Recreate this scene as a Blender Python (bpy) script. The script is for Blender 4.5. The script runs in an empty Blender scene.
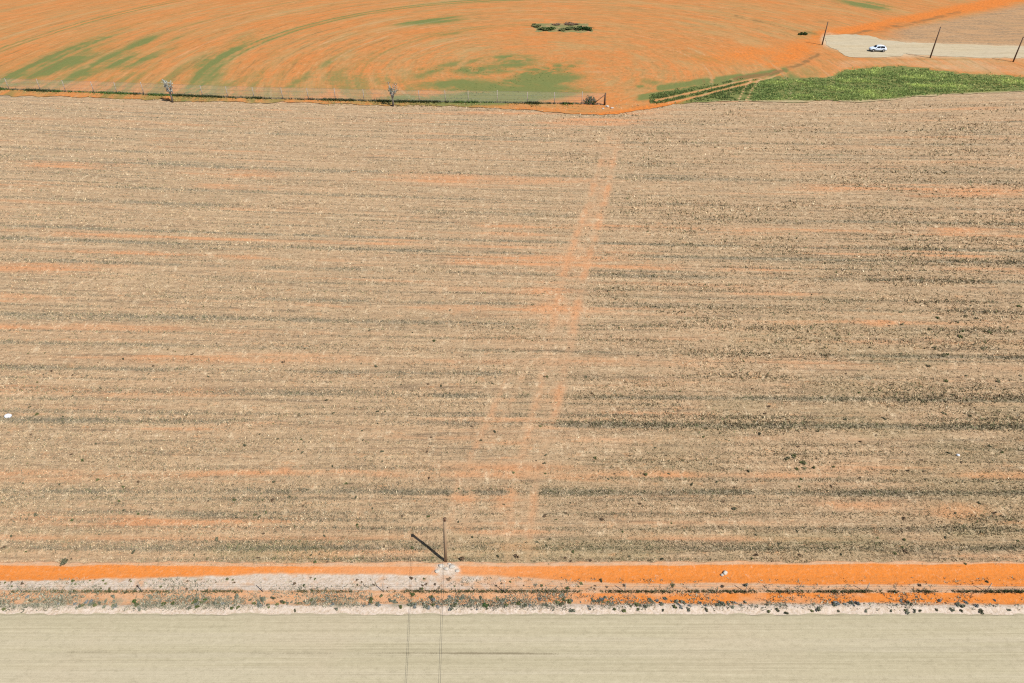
import bpy, bmesh, math, random
import numpy as np
from mathutils import Vector, Matrix

random.seed(11)
RNG = np.random.default_rng(5)
SC = bpy.context.scene
COL = SC.collection
R = math.radians

# ------------------------------------------------------------------ survey of the site
FPX, PITCH, CAMH = 720.0, R(36.3), 43.4


def G(x, y):
    """where on the flat ground a sight line of the survey photograph lands"""
    x = np.asarray(x, float); y = np.asarray(y, float)
    u = (x - 512) / FPX; v = (341.5 - y) / FPX
    dy = math.cos(PITCH) + v * math.sin(PITCH)
    dz = -math.sin(PITCH) + v * math.cos(PITCH)
    k = CAMH / -dz
    return u * k, dy * k


def PX(X, Y, Z=0.0):
    X = np.asarray(X, float); Y = np.asarray(Y, float)
    dz = Z - CAMH
    zc = Y * math.cos(PITCH) - dz * math.sin(PITCH)
    yc = Y * math.sin(PITCH) + dz * math.cos(PITCH)
    zc = np.maximum(zc, 1.0)
    return 512 + FPX * X / zc, 341.5 - FPX * yc / zc


def height_for(x, ybase, ytop):
    X, Y = G(x, ybase)
    lo, hi = 0, 30
    for _ in range(50):
        m = (lo + hi) / 2
        if PX(X, Y, m)[1] > ytop: lo = m
        else: hi = m
    return lo


# ------------------------------------------------------------------ noise
def _hash(ix, iy, seed):
    h = (ix.astype(np.int64) * 374761393 + iy.astype(np.int64) * 668265263 + seed * 144665) & 0xffffffff
    h = ((h ^ (h >> 13)) * 1274126177) & 0xffffffff
    return ((h ^ (h >> 16)) & 0xffff) / 65535.0


def vn(x, y, seed=0):
    x, y = np.broadcast_arrays(np.asarray(x, float), np.asarray(y, float))
    ix = np.floor(x); iy = np.floor(y)
    fx = x - ix; fy = y - iy
    fx = fx * fx * (3 - 2 * fx); fy = fy * fy * (3 - 2 * fy)
    ix = ix.astype(np.int64); iy = iy.astype(np.int64)
    a = _hash(ix, iy, seed); b = _hash(ix + 1, iy, seed)
    c = _hash(ix, iy + 1, seed); d = _hash(ix + 1, iy + 1, seed)
    return (a * (1 - fx) + b * fx) * (1 - fy) + (c * (1 - fx) + d * fx) * fy


def fbm(x, y, seed=0, o=4):
    s = 0; a = 0.5; n = 0
    for i in range(o):
        s = s + a * vn(x * 2 ** i, y * 2 ** i, seed + i * 17); n += a; a *= .55
    return s / n


def ss(a, b, x):
    t = np.clip((x - a) / (b - a), 0, 1)
    return t * t * (3 - 2 * t)


def polydist(px, py, pts):
    """distance in px to a polyline"""
    d = np.full(np.shape(px), 1e9)
    for (x0, y0), (x1, y1) in zip(pts[:-1], pts[1:]):
        dx, dy = x1 - x0, y1 - y0
        t = np.clip(((px - x0) * dx + (py - y0) * dy) / (dx * dx + dy * dy), 0, 1)
        d = np.minimum(d, np.hypot(px - x0 - t * dx, py - y0 - t * dy))
    return d


# ------------------------------------------------------------------ mesh helpers
def tag(o, label=None, cat=None, group=None, kind=None):
    if label: o['label'] = label
    if cat: o['category'] = cat
    if group: o['group'] = group
    if kind: o['kind'] = kind
    return o


def np_mesh(name, V, Fc, attrs=None, mat=None, smooth=False):
    V = np.asarray(V, np.float32); Fc = np.asarray(Fc, np.int32)
    me = bpy.data.meshes.new(name)
    k = Fc.shape[1]
    me.vertices.add(len(V)); me.vertices.foreach_set('co', V.ravel())
    me.loops.add(Fc.size); me.loops.foreach_set('vertex_index', Fc.ravel())
    me.polygons.add(len(Fc))
    me.polygons.foreach_set('loop_start', np.arange(0, Fc.size, k, dtype=np.int32))
    me.update(calc_edges=True)
    if smooth:
        me.polygons.foreach_set('use_smooth', np.ones(len(Fc), bool))
    for n, a in (attrs or {}).items():
        a = np.asarray(a, np.float32)
        if a.ndim == 1:
            at = me.attributes.new(n, 'FLOAT', 'POINT'); at.data.foreach_set('value', a)
        else:
            if a.shape[1] == 3: a = np.c_[a, np.ones(len(a))].astype(np.float32)
            at = me.attributes.new(n, 'FLOAT_COLOR', 'POINT'); at.data.foreach_set('color', a.ravel())
    if mat: me.materials.append(mat)
    me.validate()
    return me


def link(name, me, parent=None):
    o = bpy.data.objects.new(name, me); COL.objects.link(o)
    if parent: o.parent = parent
    return o


def grid(name, X, Y, Z, attrs, mat):
    n, m = X.shape
    V = np.stack([X, Y, Z], -1).reshape(-1, 3)
    i = np.arange(n * m).reshape(n, m)
    Fc = np.stack([i[:-1, :-1], i[:-1, 1:], i[1:, 1:], i[1:, :-1]], -1).reshape(-1, 4)
    me = np_mesh(name, V, Fc, {k: a.ravel() for k, a in attrs.items()}, mat, True)
    return link(name, me)


def bm_obj(name, bm, mat, parent=None, smooth=False):
    me = bpy.data.meshes.new(name); bm.to_mesh(me); bm.free()
    if mat: me.materials.append(mat)
    if smooth:
        for p in me.polygons: p.use_smooth = True
    return link(name, me, parent)


def tube(bm, pts, radii, seg=8):
    """a tapered tube through pts"""
    rings = []
    pts = [Vector(p) for p in pts]
    for i, p in enumerate(pts):
        d = (pts[min(i + 1, len(pts) - 1)] - pts[max(i - 1, 0)]).normalized()
        a = d.orthogonal().normalized() if abs(d.z) < .99 else Vector((1, 0, 0))
        b = d.cross(a).normalized(); a = b.cross(d).normalized()
        rings.append([bm.verts.new(p + (a * math.cos(2 * math.pi * k / seg) + b * math.sin(2 * math.pi * k / seg)) * radii[i])
                      for k in range(seg)])
    for r0, r1 in zip(rings[:-1], rings[1:]):
        for k in range(seg):
            bm.faces.new((r0[k], r0[(k + 1) % seg], r1[(k + 1) % seg], r1[k]))
    bm.faces.new(rings[-1]); bm.faces.new(rings[0][::-1])


def box(bm, c, s, bevel=0.0):
    r = bmesh.ops.create_cube(bm, size=1, matrix=Matrix.Translation(c) @ Matrix.Diagonal((s[0], s[1], s[2], 1)))
    if bevel:
        es = list({e for v in r['verts'] for e in v.link_edges})
        bmesh.ops.bevel(bm, geom=es, offset=bevel, segments=2, affect='EDGES')


def empty(name, loc, rz=0):
    o = bpy.data.objects.new(name, None); COL.objects.link(o)
    o.location = loc; o.rotation_euler = (0, 0, rz); o.empty_display_size = .2
    return o


# ------------------------------------------------------------------ materials
class NT:
    def __init__(s, name, rough=0.9, spec=0.15):
        s.m = bpy.data.materials.new(name); s.m.use_nodes = True
        s.t = s.m.node_tree; s.b = s.t.nodes['Principled BSDF']
        s.b.inputs['Roughness'].default_value = rough
        s.b.inputs['Specular IOR Level'].default_value = spec

    def n(s, ty, **kw):
        nd = s.t.nodes.new(ty)
        for k, v in kw.items(): setattr(nd, k, v)
        return nd

    def put(s, sock, v):
        if isinstance(v, bpy.types.NodeSocket): s.t.links.new(v, sock)
        elif isinstance(v, (tuple, list)) and len(v) == 3 and sock.type == 'RGBA': sock.default_value = (*v, 1)
        else: sock.default_value = v

    def attr(s, name, out='Fac'):
        return s.n('ShaderNodeAttribute', attribute_name=name).outputs[out]

    def pos(s):
        return s.n('ShaderNodeNewGeometry').outputs['Position']

    def obj(s):
        return s.n('ShaderNodeTexCoord').outputs['Object']

    def sep(s, v):
        nd = s.n('ShaderNodeSeparateXYZ'); s.put(nd.inputs[0], v); return nd.outputs

    def comb(s, x, y, z=0.0):
        nd = s.n('ShaderNodeCombineXYZ')
        for i, v in enumerate((x, y, z)): s.put(nd.inputs[i], v)
        return nd.outputs[0]

    def math(s, op, a, b=0.0, clamp=False):
        nd = s.n('ShaderNodeMath', operation=op, use_clamp=clamp)
        s.put(nd.inputs[0], a); s.put(nd.inputs[1], b); return nd.outputs[0]

    def noise(s, vec, scale, detail=3, rough=.55, dist=0.0):
        nd = s.n('ShaderNodeTexNoise')
        s.put(nd.inputs['Vector'], vec); nd.inputs['Scale'].default_value = scale
        nd.inputs['Detail'].default_value = detail; nd.inputs['Roughness'].default_value = rough
        nd.inputs['Distortion'].default_value = dist
        return nd.outputs['Fac']

    def ramp(s, v, lo, hi):
        nd = s.n('ShaderNodeMapRange', interpolation_type='SMOOTHSTEP', clamp=True)
        s.put(nd.inputs[0], v)
        s.put(nd.inputs[1], lo); s.put(nd.inputs[2], hi)
        return nd.outputs[0]

    def mix(s, f, a, b):
        nd = s.n('ShaderNodeMix', data_type='RGBA')
        s.put(nd.inputs[0], f); s.put(nd.inputs[6], a); s.put(nd.inputs[7], b)
        return nd.outputs[2]

    def bump(s, h, strength=.5, dist=.05):
        nd = s.n('ShaderNodeBump'); nd.inputs['Strength'].default_value = strength
        nd.inputs['Distance'].default_value = dist
        s.put(nd.inputs['Height'], h); s.t.links.new(nd.outputs[0], s.b.inputs['Normal'])

    def done(s, col):
        s.put(s.b.inputs['Base Color'], col); return s.m


def simple(name, c1, c2, scale=4.0, rough=.8, spec=.2, metal=0.0):
    q = NT(name, rough, spec)
    q.b.inputs['Metallic'].default_value = metal
    return q.done(q.mix(q.noise(q.obj(), scale, 3), c1, c2))


C_ORANGE = (.52, .155, .026); C_ORANGE2 = (.46, .17, .05); C_PEACH = (.46, .235, .115)
C_STRAW = (.395, .278, .168); C_STRAW2 = (.292, .192, .112); C_PALE = (.46, .335, .205)


def field_mat():
    q = NT('stubble_soil', .95, .05)
    X, Y, Z = q.sep(q.pos())
    t = q.attr('rowt')
    st = q.comb(X, q.math('MULTIPLY', t, 7.0))            # stretched along the drill rows
    st2 = q.comb(q.math('MULTIPLY', X, .28), q.math('MULTIPLY', t, 2.4))
    n1 = q.noise(st, .9, 4, .6)
    n2 = q.noise(q.comb(X, t), 5.5, 4, .7)
    n3 = q.noise(q.comb(X, t), .16, 3)
    n4 = q.noise(st2, .6, 4, .6)
    n5 = q.noise(q.comb(X, q.math('MULTIPLY', t, 1.25)), 2.6, 5, .75)
    col = q.mix(q.ramp(n1, .3, .7), C_STRAW2, C_STRAW)
    col = q.mix(q.ramp(n3, .4, .7), col, q.mix(.5, col, (.30, .215, .13)))
    col = q.mix(q.math('MULTIPLY', q.ramp(n4, .5, .75), .55), col, C_PALE)
    # thin lines left by the drill and the rake
    l1 = q.noise(q.comb(q.math('MULTIPLY', X, .06), q.math('MULTIPLY', t, 1.5)), 1.0, 5, .7)
    l2 = q.noise(q.comb(q.math('MULTIPLY', X, .35), q.math('MULTIPLY', t, 5.0)), 1.0, 4, .7)
    ll = q.math('ADD', q.math('MULTIPLY', l1, .6), q.math('MULTIPLY', l2, .4))
    col = q.mix(q.math('MULTIPLY', q.ramp(ll, .50, .37), .9), col, (.165, .118, .076))
    col = q.mix(q.math('MULTIPLY', q.ramp(ll, .53, .66), .65), col, (.47, .35, .22))
    # bare soil
    o = q.math('ADD', q.attr('orange'), q.math('MULTIPLY', q.math('SUBTRACT', n1, .5), .5))
    o = q.math('MULTIPLY', q.ramp(o, .15, 1.0), .85)
    col = q.mix(o, col, q.mix(q.ramp(n5, .3, .7), (.42, .185, .08), (.49, .245, .12)))
    # grey weathered straw and dry weeds in the wheel rows
    d = q.math('ADD', q.attr('dark'), q.math('MULTIPLY', q.math('SUBTRACT', n5, .5), 1.0))
    col = q.mix(q.math('MULTIPLY', q.ramp(d, .18, 1.0), .85), col, q.mix(n2, (.15, .125, .085), (.25, .215, .15)))
    # straw bits and clods
    col = q.mix(q.math('MULTIPLY', q.ramp(n2, .57, .72), .6), col, (.47, .36, .23))
    col = q.mix(q.math('MULTIPLY', q.ramp(n5, .44, .28), .75), col, (.15, .09, .05))
    g = q.attr('green')
    col = q.mix(q.math('MULTIPLY', g, .6), col, (.20, .19, .10))
    n6 = q.noise(q.comb(X, q.math('MULTIPLY', t, .55)), 1.1, 9, .88)
    n7 = q.noise(q.comb(q.math('ADD', X, 31.0), q.math('MULTIPLY', t, .8)), 2.3, 8, .85)
    col = q.mix(q.math('MULTIPLY', q.ramp(n6, .52, .64), .75), col, (.58, .455, .30))
    col = q.mix(q.math('MULTIPLY', q.ramp(n7, .48, .37), .85), col, (.125, .088, .052))
    n8 = q.noise(q.comb(q.math('MULTIPLY', X, .5), q.math('MULTIPLY', t, 1.1)), .9, 6, .8)
    col = q.mix(q.math('MULTIPLY', q.ramp(n8, .55, .70), .45), col, (.50, .235, .10))
    q.bump(q.math('ADD', n2, q.math('MULTIPLY', n5, 1.5)), .9, .07)
    return q.done(col)


def farfield_mat():
    q = NT('orange_soil', .95, .05)
    X, Y, Z = q.sep(q.pos())
    dx = q.math('SUBTRACT', X, 8.3); dy = q.math('SUBTRACT', Y, 154.5)
    r = q.math('SQRT', q.math('ADD', q.math('MULTIPLY', dx, dx), q.math('MULTIPLY', dy, dy)))
    th = q.math('ARCTAN2', dx, q.math('MULTIPLY', dy, -1.0))
    rings = q.noise(q.comb(r, q.math('MULTIPLY', th, 5.0)), .55, 5, .65)
    rows = q.noise(q.comb(q.math('MULTIPLY', X, .16), q.math('MULTIPLY', Y, 1.0)), .75, 5, .65)
    big = q.noise(q.comb(q.math('MULTIPLY', X, .6), Y), .05, 4)
    fine = q.noise(q.comb(X, q.math('MULTIPLY', Y, 1.0)), 1.6, 4, .7)
    s = q.math('ADD', q.math('MULTIPLY', rings, .55), q.math('MULTIPLY', rows, .45))
    col = q.mix(q.ramp(s, .40, .60), (.30, .172, .066), (.425, .160, .050))
    col = q.mix(q.math('MULTIPLY', q.ramp(big, .4, .7), .6), col, (.42, .142, .038))
    col = q.mix(q.math('MULTIPLY', q.ramp(rows, .52, .70), .6), col, (.28, .185, .08))
    gr = q.noise(q.comb(q.math('MULTIPLY', r, 1.3), q.math('MULTIPLY', th, 14.0)), 1.0, 5, .8)
    col = q.mix(q.math('MULTIPLY', q.ramp(gr, .49, .36), .75), col, (.225, .125, .048))
    ol = q.noise(q.comb(q.math('MULTIPLY', r, .16), q.math('MULTIPLY', th, 1.6)), 1.0, 5, .7)
    col = q.mix(q.math('MULTIPLY', q.ramp(ol, .48, .68), .55), col, (.30, .215, .095))
    col = q.mix(q.math('MULTIPLY', q.ramp(gr, .53, .66), .5), col, (.47, .25, .115))
    mt_ = q.noise(q.comb(q.math('MULTIPLY', X, .5), Y), .9, 8, .85)
    col = q.mix(q.math('MULTIPLY', q.ramp(mt_, .48, .36), .5), col, (.22, .11, .04))
    tan = q.attr('tan')
    col = q.mix(q.math('MULTIPLY', tan, q.ramp(fine, .1, .4)), col, q.mix(q.ramp(fine, .3, .7), q.mix(q.ramp(rows, .42, .58), (.17, .125, .08), (.31, .18, .09)), (.35, .215, .115)))
    col = q.mix(q.math('MULTIPLY', q.ramp(q.math('ADD', q.attr('orange'), q.math('MULTIPLY', q.math('SUBTRACT', fine, .5), .9)), .2, .95), .92), col, q.mix(q.ramp(fine, .35, .65), (.36, .115, .025), (.53, .165, .035)))
    g = q.math('ADD', q.attr('green'), q.math('MULTIPLY', q.math('SUBTRACT', fine, .5), .7))
    g = q.math('MULTIPLY', q.ramp(g, .08, .85), q.ramp(q.math('ADD', rings, q.math('MULTIPLY', q.attr('green'), .3)), .30, .54))
    col = q.mix(q.math('MULTIPLY', g, .9), col, q.mix(fine, (.065, .10, .03), (.15, .175, .06)))
    p = q.attr('pale')
    col = q.mix(q.ramp(q.math('ADD', p, q.math('MULTIPLY', q.math('SUBTRACT', fine, .5), .4)), .3, .9), col, (.43, .315, .20))
    d = q.math('ADD', q.attr('dark'), q.math('MULTIPLY', q.math('SUBTRACT', fine, .5), .8))
    col = q.mix(q.math('MULTIPLY', q.ramp(d, .25, 1.0), .8), col, (.17, .095, .04))
    q.bump(q.math('ADD', fine, rings), .6, .12)
    return q.done(col)


def verge_mat():
    q = NT('verge_sand', .95, .05)
    X, Y, Z = q.sep(q.pos())
    st = q.comb(X, q.math('MULTIPLY', Y, 4.0))
    n1 = q.noise(st, 1.1, 4, .65)
    n2 = q.noise(q.pos(), 5.0, 4, .7)
    n3 = q.noise(q.pos(), 1.6, 4, .6)
    col = q.mix(q.ramp(n1, .3, .7), C_PEACH, (.42, .275, .175))
    o = q.math('ADD', q.attr('orange'), q.math('MULTIPLY', q.math('SUBTRACT', n1, .5), .6))
    col = q.mix(q.ramp(o, .2, .95), col, q.mix(q.ramp(n2, .3, .7), (.52, .155, .024), (.47, .17, .045)))
    w = q.math('ADD', q.attr('white'), q.math('MULTIPLY', q.math('SUBTRACT', n3, .5), .7))
    col = q.mix(q.ramp(w, .3, .75), col, q.mix(q.ramp(n2, .35, .65), (.38, .30, .225), (.47, .395, .33)))
    d = q.math('ADD', q.attr('dark'), q.math('MULTIPLY', q.math('SUBTRACT', n2, .5), 1.3))
    col = q.mix(q.math('MULTIPLY', q.ramp(d, .35, .9), .75), col, q.mix(n3, (.155, .145, .085), (.25, .22, .15)))
    n9 = q.noise(q.comb(X, Y), 2.2, 8, .85)
    col = q.mix(q.math('MULTIPLY', q.ramp(n9, .46, .35), .6), col, (.22, .125, .065))
    col = q.mix(q.math('MULTIPLY', q.ramp(n9, .54, .66), .45), col, (.52, .37, .25))
    col = q.mix(q.math('MULTIPLY', q.ramp(n2, .38, .28), .6), col, (.16, .10, .06))
    q.bump(q.math('ADD', n2, q.math('ADD', n3, n9)), .8, .06)
    return q.done(col)


def road_mat(name, far=False):
    q = NT(name, .9, .12)
    X, Y, Z = q.sep(q.pos())
    k = .25 if far else 1.0
    s1 = q.noise(q.comb(q.math('MULTIPLY', X, .10), q.math('MULTIPLY', Y, 5.0 * k)), .9, 5, .6)
    s2 = q.noise(q.comb(q.math('MULTIPLY', X, .03), q.math('MULTIPLY', Y, 2.2 * k)), .6, 4, .6)
    big = q.noise(q.pos(), .09, 3)
    fine = q.noise(q.pos(), 9.0 * (.2 if far else 1), 3, .7)
    grit = q.noise(q.pos(), 38.0 * (.1 if far else 1), 2, .6)
    col = q.mix(q.ramp(s1, .3, .7), (.315, .272, .178), (.355, .310, .208)) if not far else q.mix(q.ramp(s1, .3, .7), (.36, .285, .18), (.40, .325, .215))
    col = q.mix(q.math('MULTIPLY', q.ramp(s2, .42, .66), .6), col, (.375, .325, .235))
    col = q.mix(q.math('MULTIPLY', q.ramp(big, .45, .7), .6), col, (.365, .300, .208))
    col = q.mix(q.math('MULTIPLY', q.ramp(fine, .5, .75), .38), col, (.24, .205, .13))
    col = q.mix(q.math('MULTIPLY', q.ramp(grit, .52, .72), .3), col, (.46, .41, .31))
    if not far:
        d = q.math('ADD', q.attr('dark'), q.math('MULTIPLY', q.math('SUBTRACT', fine, .5), .9))
        d = q.math('MULTIPLY', q.ramp(d, .1, .8), q.ramp(q.attr('dark'), .02, .3))
        col = q.mix(q.math('MULTIPLY', d, .9), col, (.165, .135, .085))
        col = q.mix(q.math('MULTIPLY', q.attr('damp'), .35), col, (.22, .195, .12))
    s3 = q.noise(q.comb(q.math('MULTIPLY', X, .05), q.math('MULTIPLY', Y, 13.0 * k)), 1.0, 4, .7)
    col = q.mix(q.math('MULTIPLY', q.ramp(s3, .47, .36), .45), col, (.235, .20, .128))
    col = q.mix(q.math('MULTIPLY', q.ramp(s3, .54, .66), .4), col, (.43, .375, .265))
    g2 = q.noise(q.comb(q.math('MULTIPLY', X, .6), Y), 3.0 * (.25 if far else 1), 8, .85)
    col = q.mix(q.math('MULTIPLY', q.ramp(g2, .5, .36), .4), col, (.21, .18, .115))
    col = q.mix(q.math('MULTIPLY', q.ramp(g2, .52, .66), .35), col, (.46, .405, .29))
    q.bump(q.math('ADD', grit, q.math('MULTIPLY', g2, 1.5)), .45, .03)
    return q.done(col)


def tint_mat(name, rough=.85, trans=0.0):
    q = NT(name, rough, .1)
    c = q.attr('tint', 'Color')
    return q.done(c)


def base_ground_mat():
    q = NT('wide_farmland', .95, .05)
    n = q.noise(q.pos(), .012, 5); m = q.noise(q.pos(), .3, 5, .7)
    col = q.mix(q.ramp(n, .35, .65), (.42, .20, .09), (.33, .215, .12))
    col = q.mix(q.math('MULTIPLY', q.ramp(m, .5, .75), .5), col, (.24, .15, .075))
    q.bump(m, .5, .2)
    return q.done(col)


def leaf_mat(name, c1, c2, scale=9):
    q = NT(name, .8, .15)
    oi = q.n('ShaderNodeObjectInfo').outputs['Random']
    n = q.noise(q.obj(), scale, 2)
    f = q.math('ADD', q.math('MULTIPLY', n, .7), q.math('MULTIPLY', oi, .4))
    return q.done(q.mix(q.ramp(f, .3, .8), c1, c2))


def crop_mat():
    q = NT('crop_leaf', .8, .15)
    c = q.attr('tint', 'Color'); m = q.done(c)
    tl = q.n('ShaderNodeBsdfTranslucent'); q.put(tl.inputs[0], c)
    mx = q.n('ShaderNodeMixShader'); mx.inputs[0].default_value = .45
    q.t.links.new(q.b.outputs[0], mx.inputs[1]); q.t.links.new(tl.outputs[0], mx.inputs[2])
    q.t.links.new(mx.outputs[0], q.t.nodes['Material Output'].inputs['Surface'])
    return m


M_FIELD, M_FAR, M_VERGE = field_mat(), farfield_mat(), verge_mat()
M_TINT = tint_mat('straw_and_leaf')

# ------------------------------------------------------------------ the wide ground
bm = bmesh.new()
bmesh.ops.create_grid(bm, x_segments=40, y_segments=40, size=6000)
g = bm_obj('ground', bm, base_ground_mat()); g.location.z = -.2
tag(g, kind='structure')

# ------------------------------------------------------------------ stubble field
Y0S = np.array([575, 560, 490, 424, 351, 250, 200, 140, 100, 80.])
SL = np.array([0, 0, .002, .008, .017, .030, .034, .032, .027, .026])
SR = np.array([0, 0, .003, .006, .013, .020, .020, .010, .000, .0])
tt, kk, qq = [], [], []
for y0, sl, sr in zip(Y0S, SL, SR):
    xs = np.array([40., 520., 944.]); ys = np.array([y0 - sl * 480, y0, y0 + sr * 424])
    gx, gy = G(xs, ys)
    c = np.polyfit(gx, gy, 2); tt.append(c[2]); kk.append(c[1]); qq.append(c[0])
tt, kk, qq = map(np.array, (tt, kk, qq))


def rowY(X, t):
    h = half(t) * .95
    Xc = np.clip(X, -h, h)
    return t + np.interp(t, tt, kk) * X + np.interp(t, tt, qq) * Xc * Xc


def half(t):
    return 36.5 + (t - 32) * .62


def d_of(y):
    return float(G(520, y)[1])


ROWS = [(548, .85, .40), (531, .35, .3), (515, .55, .22), (505, .3, .3), (492, 1, .45), (470, .25, .3), (452, .5, .35), (443, .3, .2),
        (424, 1, .5), (416, .55, .25), (396, .8, .45), (384, .3, .2), (374, .75, .4), (351, .9, .4), (337, .3, .3), (324, .85, .55), (304, .8, .5),
        (287, .45, .35), (273, .95, .55), (253, 1, .5), (241, .95, .4), (227, .4, .35), (214, .7, .7), (200, .7, .6), (188, .3, .4),
        (175, .65, .7), (163, .65, .6), (151, .5, .7), (140, .65, .7), (129, .5, .7), (120, .45, .7)]
ROWS = [(d_of(y), w * .93, s) for y, w, s in ROWS]
BARE = [(538, .25, .25), (521, .75, .28), (474, .6, .6), (436, .3, .5), (410, .25, .5), (362, .35, .8), (336, .3, .6), (263, .65, .6), (247, .4, .5),
        (226, .3, .9), (180, .25, 1.6)]
BARE = [(d_of(y), min(1, w * 1.3), s) for y, w, s in BARE]
TRK1 = np.array([(618, 128), (610, 150), (600, 190), (588, 230), (575, 270), (562, 330), (552, 380), (540, 430), (525, 480), (518, 545)], float)
TRK2 = np.array([(600, 160), (585, 210), (553, 265), (532, 330), (512, 380), (490, 430), (465, 480), (452, 545)], float)
PATCHES = [(462, 498, 16, 12, .5), (505, 500, 16, 22, .55), (548, 300, 26, 22, .5), (556, 268, 40, 8, .6), (590, 121, 60, 5, .9), (640, 113, 40, 3, .7), (500, 112, 70, 3, .6), (60, 165, 60, 5, .6), (255, 174, 55, 6, .6), (450, 180, 50, 6, .7), (975, 192, 70, 6, .6), (960, 232, 30, 8, .6), (880, 323, 18, 4, .8),
           (960, 512, 26, 9, .9), (860, 505, 50, 4, .4), (500, 470, 90, 7, .7), (300, 472, 240, 5, .55), (40, 520, 60, 6, .6), (130, 520, 40, 6, .7), (560, 262, 60, 12, .5),
           (690, 405, 60, 5, .4), (285, 470, 10, 5, .9), (980, 268, 60, 5, .4), (510, 530, 45, 16, .35), (690, 522, 120, 3, .6), (30, 265, 120, 5, .6)]


def track_w(px, py, T, w):
    xt = np.interp(py, T[:, 1], T[:, 0])
    on = ss(T[0, 1] - 12, T[0, 1] + 15, py)
    ww = w * np.interp(py, [100, 300, 560], [.4, 1.0, 1.0])
    return np.exp(-((px - xt) / ww) ** 2) * on


def field_layers(X, t):
    """row darkness, bare soil, green tint of the stubble field"""
    px, py = PX(X, rowY(X, t))
    tw = t + .10 * (fbm(X * .35, t * .3, 3) - .5) * 2
    o1 = np.array([[9.0, 0]]) * np.interp(TRK1[:, 1], [120, 250, 560], [.5, 1.1, 1.2])[:, None]
    trk = np.maximum.reduce([track_w(px, py, TRK1 + o1, 7), .9 * track_w(px, py, TRK1 - o1, 7), .6 * track_w(px, py, TRK1, 19), 1.0 * ss(300, 420, py) * .75 * track_w(px, py, TRK2 - np.array([[6, 0]]), 6), .5 * track_w(px, py, TRK2 + np.array([[8, 0]]), 7)])
    dark = 0 * X
    for i, (d, w, s) in enumerate(ROWS):
        along = fbm(X * .05 + i * 31.7, t * .02 + i, 40 + i, 3)
        a2 = fbm(X * .45 + i * 11, t * .2, 90 + i, 3)
        m = (.42 + .62 * ss(.25, .62, along)) * (.40 + 1.15 * a2)
        off = tw - d
        s = s * (.62 + .3 * along)
        s_ = np.where(off > 0, s * 1.25, s)
        dark = np.maximum(dark, w * m * np.exp(-(off / s_) ** 2))
    lanes = fbm(X * .02, t * 1.4, 200, 3)
    far = ss(60, 115, t)
    for j, per in enumerate((1.42, 2.13)):
        wv = np.cos((t + .25 * fbm(X * .05, t * .5, 180 + j, 3)) * 2 * math.pi / per)
        dark = np.maximum(dark, .5 * ss(.45, 1, wv) * ss(.42, .66, fbm(X * .045, t * .35 + 9 * j, 190 + j, 3)))
    dark = dark + .30 * far * ss(.45, .7, lanes) + .14 * ss(.5, .75, fbm(X * .06, t * .8, 210, 3))
    orange = .0 * X
    for i, (d, w, s) in enumerate(BARE):
        along = fbm(X * .045 + 7 * i, t * .05, 300 + i, 3)
        orange = np.maximum(orange, w * ss(.32, .56, along) * (.55 + .8 * fbm(X * .5, t + i, 320 + i, 2)) * np.exp(-((tw - d) / s) ** 2))
    for i, (cx, cy, rx, ry, w) in enumerate(PATCHES):
        e = ((px - cx) / rx) ** 2 + ((py - cy) / ry) ** 2
        orange = np.maximum(orange, w * np.exp(-e) * (.6 + .6 * fbm(X * .6, t * 1.5, 400 + i, 3)))
    el = fbm(X * .03, t * .55, 500, 4); el2 = fbm(X * .07 + 9, t * 1.1, 502, 3)
    orange = orange + .30 * ss(.50, .70, el) + .34 * ss(.54, .72, el2)
    patchy = (.48 + .52 * ss(.30, .58, fbm(X * .22, t * .30, 505, 4))) * (.6 + .8 * fbm(X * .9, t * 1.1, 510, 3))
    orange = np.maximum(orange, .84 * trk * patchy * np.interp(t, [34, 40, 60, 110, 128], [.62, .75, 1, .9, .7]))
    dark = dark * (1 - .9 * trk * np.clip(patchy * 1.3, 0, 1))
    rt = ss(560, 760, px) * ss(480, 330, py) * .0
    green = .35 * ss(.5, .75, fbm(X * .08, t * .25, 520, 3)) * ss(-10, 25, X) * ss(90, 40, t)
    green = green + .5 * ss(36.2, 33.5, t) * ss(.42, .62, fbm(X * .12, t * .6, 530, 3))
    return np.clip(dark, 0, 1.1), np.clip(orange, 0, 1), np.clip(green, 0, 1), trk


def field_z(X, t, dark):
    return -.07 + .035 * np.cos(t * 2 * math.pi / .9) * .3 + .05 * dark + .05 * (fbm(X * .9, t * 1.6, 600, 3) - .5)


tv = np.concatenate([np.arange(31.6, 60, .11), np.arange(60, 100, .2), np.arange(100, 148, .4)])
uv = np.linspace(-1.35, 1.35, 460)
Tm, Um = np.meshgrid(tv, uv, indexing='ij')
Xm = Um * half(Tm); Ym = rowY(Xm, Tm)
dk, og, gn, trk = field_layers(Xm, Tm)
f = grid('stubble_field', Xm, Ym, field_z(Xm, Tm, dk), dict(rowt=Tm, dark=dk, orange=og, green=gn), M_FIELD)
tag(f, kind='structure')


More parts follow.
